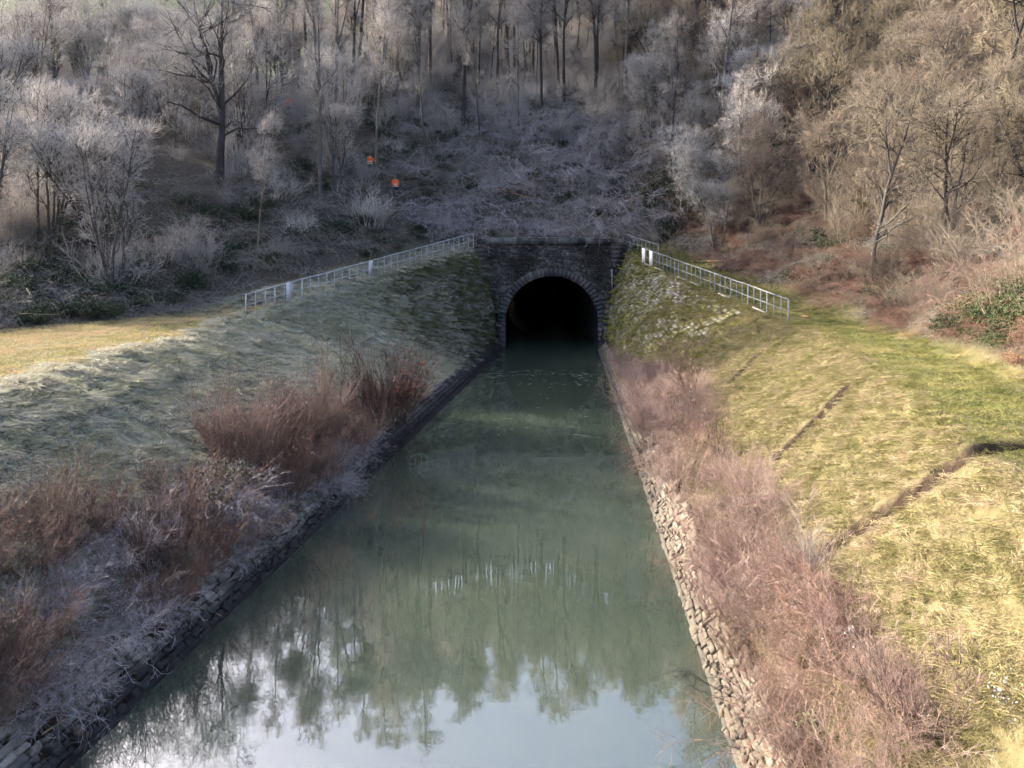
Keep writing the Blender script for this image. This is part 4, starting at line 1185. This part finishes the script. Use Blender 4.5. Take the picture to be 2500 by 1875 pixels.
# tall trees whose trunks stand out above the tunnel: photo column, distance, kind, size
for k, (px, d, pr, sc, lab) in enumerate([
        (1130, 75.5, 3, 1.00, 'thick dark double-trunked tree standing highest above the middle of the slope'),
        (1022, 70.0, 1, 0.95, 'straight dark trunk next left of the double-trunked tree'),
        (875, 77.0, 1, 0.9, 'dark straight trunk left of the frosted shrubs, third from the double-trunked tree'),
        (1215, 79.0, 0, 0.9, 'forked dark tree just right of the double-trunked tree'),
        (1365, 82.0, 1, 0.95, 'slim upright tree over the centre of the tunnel arch'),
        (1455, 80.0, 0, 0.95, 'wide-forked ivy-footed tree above the right half of the arch'),
        (1585, 84.0, 2, 1.0, 'thin dark trunk above the right end of the parapet')]):
    x = (px - PXC) * d / F
    free(x, d, 2.5)
    place_tree('tall_tree', SL[pr], x, d, k * 1.7, sc, lab, None, 'bark_dark', 'twig_grey')

W3 = ground_hit(708, 282)
ORD = ['first', 'second', 'third', 'fourth', 'fifth', 'sixth', 'seventh', 'eighth', 'ninth', 'tenth', 'eleventh', 'twelfth', 'thirteenth', 'fourteenth']
def forest(name, protos, seed, n, x0, x1, y0, y1, cond, dmin, sc, label, group, bark, twig, maxn=120, my=600, nfront=0, front_label=''):
    rng = np.random.RandomState(seed)
    xs, ys = rand_pts(rng, n, x0, x1, y0, y1)
    zs = height(xs, ys)
    ok = cond(xs, ys, rng) & in_view(xs, ys, zs, 60, my)
    c = 0
    made = []
    pxs = PXC + xs / ys * F
    ok &= ~((np.abs(pxs - 708) < 34) & (ys < W3[1]) & (ys > 40))
    for x, y in zip(xs[ok], ys[ok]):
        if c >= maxn: break
        if not free(x, y, dmin): continue
        made.append(place_tree(name, protos[rng.randint(len(protos))], float(x), float(y), rng.rand() * 6.283, rng.uniform(*sc), label, group,
                   bark[rng.randint(len(bark))], twig[rng.randint(len(twig))]))
        c += 1
    front = sorted([o for o in made if -50 < PXC + o.location.x / o.location.y * F < 2550], key=lambda o: o.location.y)[:nfront]
    front.sort(key=lambda o: o.location.x / o.location.y)
    for k, o in enumerate(front):
        o['label'] = front_label % ('leftmost' if k == 0 else ORD[k] + ' from the left')
forest('woodland_tree', SL, 61, 900, -24, 32, 60, 122, lambda x, y, r: (y > 69) | (np.abs(x - 2) > 7), 2.2, (0.7, 1.0),
       'slender leafless grey tree among the wood on the hill above the tunnel', 'wood on the hill above the tunnel', ['bark_dark', 'bark_grey', 'bark_dark'], ['twig_grey', 'twig_frost_haze', 'twig_grey'], 110, nfront=12, front_label='slender tree, %s in the front row of the wood above the tunnel')
forest('frosted_tree', MS, 62, 700, -60, -10, 34, 100, lambda x, y, r: (xel(np.minimum(y, 60)) - x > 3.0) & (zones(x, y)[5] < 0.5) & ~((y < 53) & (np.abs(PXC + x / y * F - 545) < 130)), 2.8, (0.6, 1.05),
       'bushy many-stemmed frosted tree in the left woodland', 'many-stemmed frosted trees on the left', ['bark_dark', 'bark_grey', 'bark_warm'], ['twig_frost_haze', 'twig_frost_haze', 'twig_white'], 75, nfront=12, front_label='many-stemmed frosted tree, %s in the row nearest the left towpath')
forest('left_woodland_tree', SL, 63, 300, -75, -16, 58, 150, lambda x, y, r: (xel(np.minimum(y, 60)) - x > 6.0), 4.0, (0.65, 0.95),
       'tall hazy frosted tree at the back of the left woodland', 'tall trees at the back of the left woodland', ['bark_grey', 'bark_dark'], ['twig_frost_haze'], 40)
forest('sunlit_tree', SP, 64, 1600, 14, 62, 22, 95, lambda x, y, r: (x - xer(np.minimum(y, 60)) > 2.0) & ~((y < 32) & (x / y > 0.62)), 2.1, (0.5, 1.0),
       'leafless brown tree leaning out of the sunlit right slope', 'sunlit trees on the right slope', ['bark_dark', 'bark_warm', 'bark_dark'], ['twig_warm', 'twig_warm', 'twig_olive'], 120, nfront=12, front_label='brown tree, %s in the row nearest the right towpath')
forest('pale_thicket_tree', MS, 65, 300, 11, 24, 52, 72, lambda x, y, r: (x - xer(np.minimum(y, 60)) > 1.5), 2.0, (0.6, 0.9),
       'pale grey frosted small tree at the lit corner right of the tunnel', 'pale frosted trees right of the tunnel', ['bark_grey'], ['twig_white', 'twig_frost_haze'], 16, nfront=14, front_label='pale frosted small tree, %s in the clump right of the tunnel')
fw = [p[1] for p in SL[:3]] + [p[0] for p in SL[:3]]
def far_wood():
    rng = np.random.RandomState(70)
    x, y = rand_pts(rng, 1500, -170, 170, 125, 250)
    z = height(x, y)
    k = in_view(x, y, z, 200, 400) & (zones(x, y)[5] < 0.6)
    x, y, z = x[k], y[k], z[k]
    m = len(x)
    rz = rng.rand(m) * 6.28; sc = U(rng, 0.8, 1.1, m); pk = rng.randint(0, 3, m)
    p3 = np.stack([x, y, z], -1); rot = np.stack([rz * 0, rz * 0, rz], -1); s3 = np.repeat(sc[:, None], 3, 1)
    scatter('far_wood', fw, np.vstack([p3, p3]), np.vstack([rot, rot]), np.vstack([s3, s3]), np.concatenate([pk, pk + 3]), 'hazy leafless wood on the distant hillside', 'wood')
far_wood()

# ------------------------------------------------------------------ single shrubs and saplings on the banks
def shrub(name, px, py, label, parts, m, sc=1.0, rz=0.0, cat='shrub', leaves=None, at=None):
    p = ground_hit(px, py) if at is None else np.array(at)
    me = tubes_mesh(name, parts, M[m])
    if leaves is None:
        o = obj(name, me, None, p)
        tag(o, label, cat)
    else:
        o = empty(name, p, label, cat)
        obj('stems', me, o)
        obj('leaves', leaves, o)
    o.scale = (sc, sc, sc); o.rotation_euler = (0, 0, rz)
    return o
def tip_leaves(parts, seed, n, size, m, cond=None):
    rng = np.random.RandomState(seed)
    pts = parts[-1][0][:, -1]
    if cond is not None: pts = pts[cond(pts)]
    pts = pts[rng.randint(0, len(pts), n)] + rng.normal(0, 0.04, (n, 3))
    v, q = leaf_quads(rng, pts, size)
    return mesh_np('leaves', v, [q], False, M[m])

sw = lambda seed, n, h, sp, b: shrub_parts(seed, int(n * 0.85), h, sp, b, 9, (0.3, 1.0), 0.0095, 0.07, 0.05, 2, ang=(12, 38))
shrub('willow_shrub', 590, 1120, 'large red-tipped willow shrub, nearest of the three tall ones on the left bank', sw(501, 120, 2.35, 0.50, 0.7), 'stem_red')
shrub('willow_shrub', 762, 1092, 'reddish willow shrub, middle of the three tall ones on the left bank', sw(502, 120, 2.6, 0.48, 0.7), 'stem_red')
hp = sw(503, 130, 3.2, 0.55, 0.9)
shrub('hornbeam_shrub', 940, 1030, 'brown shrub keeping orange dead leaves beside the left wing wall', hp, 'stem_brown', leaves=tip_leaves(hp, 504, 520, 0.08, 'leaf_red', lambda p: (p[:, 0] > 0.5) & (p[:, 2] > 1.0)))
shrub('willow_sapling', 775, 1075, 'tall thin yellow sapling in front of the middle willow shrub', shrub_parts(505, 10, 3.3, 0.06, 0.15, 8, (0.3, 0.7), 0.016, 0.03, 0.03, 2), 'twig_olive')
shrub('brown_shrub', 690, 1210, 'low reddish-brown shrub between frosted brambles and the left stone bank', sw(506, 70, 1.5, 0.5, 0.5), 'stem_brown')
shrub('frosted_shrub', 500, 1235, 'white frosted evergreen bramble mound left of the willow shrubs', arch_parts(507, 160, (0.9, 1.9), 1.5, -0.12, 12, (0.12, 0.4), 0.006, 1.0, 0.14, 2), 'bramble_frost',
      leaves=ivy_mesh('leaves', 508, 1800, 1.2, 0.9, 0.06, M['leaf_dark']))
shrub('frosted_shrub', 800, 1190, 'small frosted weed clump above the stones below the middle willow shrub', arch_parts(509, 90, (0.5, 1.2), 1.6, -0.12, 12, (0.1, 0.35), 0.005, 0.6, 0.14, 2), 'bramble_frost')
shrub('dogwood_shrub', 425, 1330, 'orange-stemmed upright shrub among the frosted weeds on the left bank', shrub_parts(510, 34, 1.9, 0.28, 0.35, 7, (0.3, 0.7), 0.009, 0.04, 0.04, 2, ang=(12, 35)), 'stem_red')
shrub('willow_shrub', 140, 1345, 'yellow-stemmed upright shrub near the left edge above the frosted weeds', shrub_parts(511, 14, 2.1, 0.18, 0.25, 7, (0.3, 0.8), 0.010, 0.04, 0.04, 2, ang=(12, 40)), 'twig_olive')
shrub('willow_sapling', 340, 1430, 'single bare forked sapling rising from frosted weeds on the left bank', shrub_parts(512, 8, 2.2, 0.15, 0.1, 7, (0.4, 0.9), 0.013, 0.04, 0.03, 2), 'stem_brown')
shrub('willow_sapling', 20, 1590, 'short yellow bare sapling at the left image edge', shrub_parts(513, 9, 1.3, 0.25, 0.1, 7, (0.3, 0.6), 0.010, 0.04, 0.03, 2), 'twig_olive')
FM = [tubes_mesh('frosted_shrub', arch_parts(520 + k, 110, (0.6, 1.4), 1.5, -0.12, 12, (0.1, 0.4), 0.005, 0.8, 0.14, 2), M['bramble_frost']) for k in range(2)]
for k, (px, py, s_, lab) in enumerate([(60, 1480, 1.0, 'frosted bramble mound at the left image edge above the stones'), (225, 1560, 0.9, 'frosted weed mound hanging over the nearest left stones'), (340, 1490, 0.8, 'frosted weed mound right of the bare forked sapling'),
                                 (250, 1350, 0.9, 'purple-grey frosted bramble mound behind the bare forked sapling'), (120, 1700, 0.8, 'frosted grass clump lowest on the left bank')]):
    o = tag(obj('frosted_shrub', FM[k % 2], None, ground_hit(px, py)), lab, 'shrub')
    o.scale = (s_, s_, s_ * (0.9 + 0.1 * k)); o.rotation_euler = (0, 0, 1.3 * k)
# right bank
shrub('bare_sapling', 1700, 985, 'bare leaning sapling pair on the right bank near the coursed wall', shrub_parts(530, 9, 2.8, 0.25, 0.25, 8, (0.5, 1.1), 0.016, 0.05, 0.03, 3, tilt=(-0.35, 0), ang=(20, 45)), 'stem_brown')
shrub('bare_sapling', 1750, 1140, 'dark straight sapling in the pink brush, midway along the right bank', shrub_parts(531, 5, 2.0, 0.12, 0.15, 9, (0.4, 0.9), 0.014, 0.04, 0.03, 3), 'bark_warm')
shrub('bare_sapling', 1975, 1460, 'slim pale twin-stemmed sapling at the foot of the ditch', shrub_parts(532, 4, 2.3, 0.06, 0.15, 9, (0.4, 0.9), 0.012, 0.03, 0.03, 2), 'bark_pale')
shrub('bare_sapling', 1830, 1700, 'dark bare branches reaching out over the water bottom right', shrub_parts(533, 8, 1.5, 0.35, 0.2, 7, (0.3, 0.7), 0.006, 0.06, 0.0, 3, tilt=(-1.6, -0.2)), 'bark_dark')
shrub('red_shrub', 2250, 1750, 'deep red twiggy shrub at the bottom right below the grass', sw(534, 70, 1.0, 0.6, 0.5), 'stem_red')
shrub('red_shrub', 2080, 1500, 'deep red arching bramble mound at the edge of the dry grass', arch_parts(535, 90, (0.6, 1.4), 1.5, -0.12, 10, (0.1, 0.4), 0.006, 0.6, 0.12, 1), 'bramble_red')
shrub('ivy_shrub', 1665, 1010, 'dark green ivy bush below the leaning saplings on the right bank', arch_parts(536, 30, (0.4, 1.0), 1.5, -0.1, 8, (0.1, 0.3), 0.006, 0.5, 0.12, 0), 'stem_brown', leaves=ivy_mesh('leaves', 537, 260, 0.7, 0.8, 0.08, M['leaf_sun']))
def seed_heads(px, py, label, n, seed, h=0.7):
    rng = np.random.RandomState(seed)
    p = ground_hit(px, py)
    root = empty('seed_head_plant', p, label, 'plant')
    st = shrub_parts(seed, 6, h, 0.3, 0.1, 3, (0.15, 0.3), 0.004, 0.05, 0.02, 0)
    obj('stems', tubes_mesh('stems', st, M['stem_brown']), root)
    c = np.vstack([st[0][0][:, -1], st[1][0][:, -1]])
    pts = c[rng.randint(0, len(c), n)] + rng.normal(0, 0.035, (n, 3))
    v, q = leaf_quads(rng, pts, 0.035)
    obj('seed_heads', mesh_np('seed_heads', v, [q], False, M['seed_white']), root)
for k, (px, py, lab) in enumerate([(2000, 1640, 'brightest white seed heads in the pink brush bottom right'), (2120, 1650, 'small white seed heads right of the brightest ones'), (1955, 1560, 'white seed heads beside the red bramble mound'),
                              (1740, 1280, 'pale seed heads near the water on the right bank'), (2475, 1780, 'pale seed heads in the grass at the bottom right corner'), (1700, 1120, 'pale seed heads by the dark straight sapling'),
                              (260, 1390, 'white frosted seed heads by the bare forked sapling on the left'), (125, 1560, 'white frosted seed heads low at the left edge'), (600, 1300, 'white frosted seed heads above the left stones')]):
    seed_heads(px, py, lab, 55, 600 + k)

# ------------------------------------------------------------------ workers in orange jackets
M['hivis'] = plain_mat('hivis', (1.0, 0.20, 0.05), 0.7, 0, 0.12, 9)
M['reflect'] = plain_mat('reflect', (0.72, 0.72, 0.70), 0.4, 0, 0.1)
M['trousers'] = plain_mat('trousers', (0.035, 0.037, 0.045), 0.9, 0, 0.2)
M['skin'] = plain_mat('skin', (0.45, 0.27, 0.19), 0.6, 0, 0.1)
M['helmet'] = plain_mat('helmet', (0.03, 0.05, 0.06), 0.5, 0, 0.1)
def skin_mesh(name, verts, edges, radii, m, parent, sub=2):
    import bmesh
    bm = bmesh.new()
    lay = bm.verts.layers.skin.verify()
    vs = []
    for k, (co, r_) in enumerate(zip(verts, radii)):
        v = bm.verts.new(co)
        v[lay].radius = r_ if isinstance(r_, tuple) else (r_, r_)
        v[lay].use_root = (k == 0)
        vs.append(v)
    for a, b in edges: bm.edges.new((vs[a], vs[b]))
    me = bpy.data.meshes.new(name)
    bm.to_mesh(me); bm.free()
    me.materials.append(m)
    o = obj(name, me, parent)
    o.modifiers.new('skin', 'SKIN').use_smooth_shade = True
    sb = o.modifiers.new('sub', 'SUBSURF'); sb.render_levels = sub; sb.levels = sub
    return o
def person(px, py, label, rz, bend=1.0):
    p = ground_hit(px, py)
    root = empty('person', p, label, 'person')
    root.rotation_euler = (0, 0, rz)
    b = bend
    V = [(0, 0, .90), (0, .10 * b, 1.10), (0, .20 * b, 1.28), (0, .30 * b, 1.43), (0, .36 * b, 1.50), (0, .46 * b, 1.56 - .03 * b),
         (-.10, 0, .86), (-.13, .05, .48), (-.14, -.02, .09), (-.15, .13, .04),
         (.10, 0, .86), (.13, .07, .48), (.14, 0, .09), (.16, .15, .04),
         (-.19, .25 * b, 1.37), (-.28, .20, 1.10), (-.24, .34, .90), (-.22, .40, .83),
         (.19, .27 * b, 1.36), (.29, .34, 1.12), (.27, .52, .98), (.26, .58, .93)]
    E = [(0, 1), (1, 2), (2, 3), (3, 4), (4, 5), (0, 6), (6, 7), (7, 8), (8, 9), (0, 10), (10, 11), (11, 12), (12, 13), (3, 14), (14, 15), (15, 16), (16, 17), (3, 18), (18, 19), (19, 20), (20, 21)]
    Rr = [.13, .13, .15, .12, .055, .095, .085, .06, .045, .04, .085, .06, .045, .04, .06, .045, .032, .03, .06, .045, .032, .03]
    skin_mesh('body', V, E, Rr, M['skin'], root)
    skin_mesh('trousers', [V[i] for i in (0, 6, 7, 8, 10, 11, 12)], [(0, 1), (1, 2), (2, 3), (0, 4), (4, 5), (5, 6)], [.125, .10, .085, .075, .10, .085, .075], M['trousers'], root)
    jk = skin_mesh('jacket', [V[1], (0, 0.03, .92), (0, 0.01, .80)] + [V[i] for i in (2, 3, 14, 15, 16, 18, 19, 20, 4)], [(0, 1), (1, 2), (0, 3), (3, 4), (4, 5), (5, 6), (6, 7), (4, 8), (8, 9), (9, 10), (4, 11)], [(.20, .17), (.225, .19), (.235, .20), (.215, .175), .17, .092, .078, .066, .092, .078, .066, .095], M['hivis'], root)
    mb = MB()
    for (cy_, cz, rx, ry) in ((0.03, 0.88, .232, .20), (0.09 * b, 1.06, .222, .195)):
        ang = np.linspace(0, 2 * math.pi, 25)[:-1]
        r0 = np.stack([np.cos(ang) * rx, cy_ + np.sin(ang) * ry, np.full(24, cz - 0.03)], -1)
        r1 = r0 + np.array([0, 0.015, 0.06])
        i = np.arange(24); j = (i + 1) % 24
        mb.add(np.vstack([r0, r1]), np.c_[i, j, 24 + j, 24 + i])
    obj('reflective_bands', mb.mesh('reflective_bands', M['reflect']), jk)
    for q in (7, 11):
        skin_mesh('boot', [(V[q + 1][0], V[q + 1][1], .16), (V[q + 1][0], V[q + 1][1], .06), (V[q + 2][0], V[q + 2][1], .05)], [(0, 1), (1, 2)], [.075, .07, .06], M['helmet'], root)
    hv = skin_mesh('cap', [(0, .44 * b, 1.60 - .03 * b), (0, .48 * b, 1.66 - .04 * b)], [(0, 1)], [.105, .06], M['helmet'], root)
    return root
w1 = person(966, 482, 'worker in bright orange jacket with grey bands bending forward above the left railing', 0.25)
w2 = person(902, 426, 'worker in orange jacket half hidden by brush just left of the bending worker', -0.4, 0.4)
w3 = person(708, 282, 'worker in red-orange jacket far back between oak and forked tree', 0.5, 0.5)
_h = np.array(w2.location)
shrub('frosted_shrub', 0, 0, 'grey twiggy bush half hiding the second worker', shrub_parts(540, 44, 2.3, 0.5, 0.5, 9, (0.3, 0.8), 0.012, 0.08, 0.03, 3), 'twig_grey', at=(_h[0], _h[1] - 1.2, gz(_h[0], _h[1] - 1.2)))
lp = np.array(w1.location)
mb = MB(); mb.tube(np.array([[-0.55, 0.35, 1.05], [0.2, 0.40, 0.92], [1.0, 0.42, 0.12]]) * np.array([1, 1, 1]), [0.016] * 3, 6)
mb.box(0.93, 1.13, 0.37, 0.47, 0.02, 0.10)
tag(obj('long_handled_rake', mb.mesh('long_handled_rake', M['pipe']), None, lp), 'long-handled tool held by the bending worker', 'tool')

# ------------------------------------------------------------------ fallen wood, floating bits, mistletoe
def log(name, px, py, L, r_, az, label, m, lift=0.03, pitch=0.0, at=None):
    p = ground_hit(px, py) if at is None else np.array(at, float)
    rng = np.random.RandomState(int(px))
    n = 6
    t = np.linspace(-0.5, 0.5, n)
    pts = np.stack([np.cos(az) * L * t, np.sin(az) * L * t, pitch * L * t], -1) + rng.normal(0, 0.02 * L, (n, 3)) * np.array([1, 1, 0.4])
    mb = MB(); mb.tube(pts, r_ * np.linspace(1.1, 0.7, n), 7)
    if L > 0.8:
        mb.tube(np.array([pts[3], pts[3] + np.array([0.2 * L * math.cos(az + 0.8), 0.2 * L * math.sin(az + 0.8), 0.08 * L])]), [r_ * 0.6, r_ * 0.3], 5)
    return tag(obj(name, mb.mesh(name, M[m], True), None, p + np.array([0, 0, lift + r_ * 0.6])), label, 'wood')
log('cut_branch', 1715, 634, 1.1, 0.05, 0.3, 'pale cut branch lying on the path behind the right railing', 'wood_cut')
log('cut_branch', 1752, 645, 1.3, 0.06, -0.2, 'forked cut branch under the brambles behind the right railing', 'wood_cut', 0.15)
log('fallen_log', 1757, 655, 1.6, 0.09, 0.9, 'dark fallen log beside the cut branches behind the right railing', 'wood_old')
log('wood_chip', 1957, 760, 0.4, 0.035, 0.2, 'pale wood chip on the grass beyond the right railing end', 'wood_cut')
log('wood_chip', 1966, 776, 0.25, 0.045, -0.6, 'short pale wood chip nearest the right railing end', 'wood_cut')
log('fallen_branch', 1230, 487, 6.5, 0.05, -0.25, 'long bare fallen branch across the bramble slope above the tunnel', 'wood_cut', 0.7, -0.25)
log('fallen_branch', 1300, 470, 4.0, 0.035, 0.2, 'thin frosted fallen branch right of the long one above the tunnel', 'wood_old', 0.8, 0.12)
log('driftwood', 185, 1800, 0.75, 0.055, 2.3, 'brown rotten log on the nearest left stones', 'wood_old', 0.06, -0.4)
log('driftwood', 130, 1790, 0.35, 0.014, 1.2, 'thin pale stick on the nearest left stones', 'wood_cut', 0.08)
log('driftwood', 488, 1530, 0.3, 0.014, 0.2, 'short orange stick on the left stones', 'wood_cut', 0.08)
log('driftwood', 530, 1510, 0.35, 0.012, -0.6, 'thin stick just above the water on the left stones', 'wood_cut', 0.08)
log('driftwood', 745, 1330, 0.4, 0.022, 1.9, 'orange split stick at the left water edge', 'wood_cut', 0.06)
log('floating_branch', 1560, 1160, 0.7, 0.02, 0.1, 'grey twig sticking out from the right water edge', 'wood_old', 0.04, at=(4.55, 24.6, 0.02))
rng = np.random.RandomState(90)
mb = MB()
for k in range(150):
    if k < 110:
        px = rng.uniform(1180, 1460); py = 913 + 26 * rng.rand() ** 2 * rng.choice([-0.4, 1]) + ((px - 1320) / 140) ** 2 * 9
    else:
        px = rng.uniform(1000, 1450); py = rng.uniform(930, 1080)
    d = H * F / (py - YH); x = (px - PXC) * d / F
    if not (xwl(d) + 0.4 < x < xwr(d) - 0.3): continue
    a = rng.normal(0, 0.35); L = rng.uniform(0.06, 0.22) if rng.rand() < 0.85 else rng.uniform(0.4, 0.9)
    w = rng.uniform(0.003, 0.007)
    dx, dy = math.cos(a) * L / 2, math.sin(a) * L / 2
    mb.tube(np.array([[x - dx, d - dy, 0.008], [x, d, 0.012], [x + dx, d + dy, 0.008]]), [w, w, w], 4)
tag(obj('floating_debris', mb.mesh('floating_debris', M['concrete'])), 'thin pale reeds and twigs floating in front of the tunnel mouth', 'debris', None, 'stuff')

def ball(name, loc, seed, R, n, m, label):
    rng = np.random.RandomState(seed)
    d = nrm(rng.normal(0, 1, (n, 3)))
    v, q = leaf_quads(rng, d * R * (rng.rand(n) ** 0.4)[:, None], 0.09)
    tag(obj(name, mesh_np(name, v, [q], False, M[m]), None, loc), label, 'mistletoe')
ball('mistletoe', pix(140, 24, 75), 95, 0.75, 1400, 'leaf_sun', 'dark green mistletoe ball high in a tree at the top left')
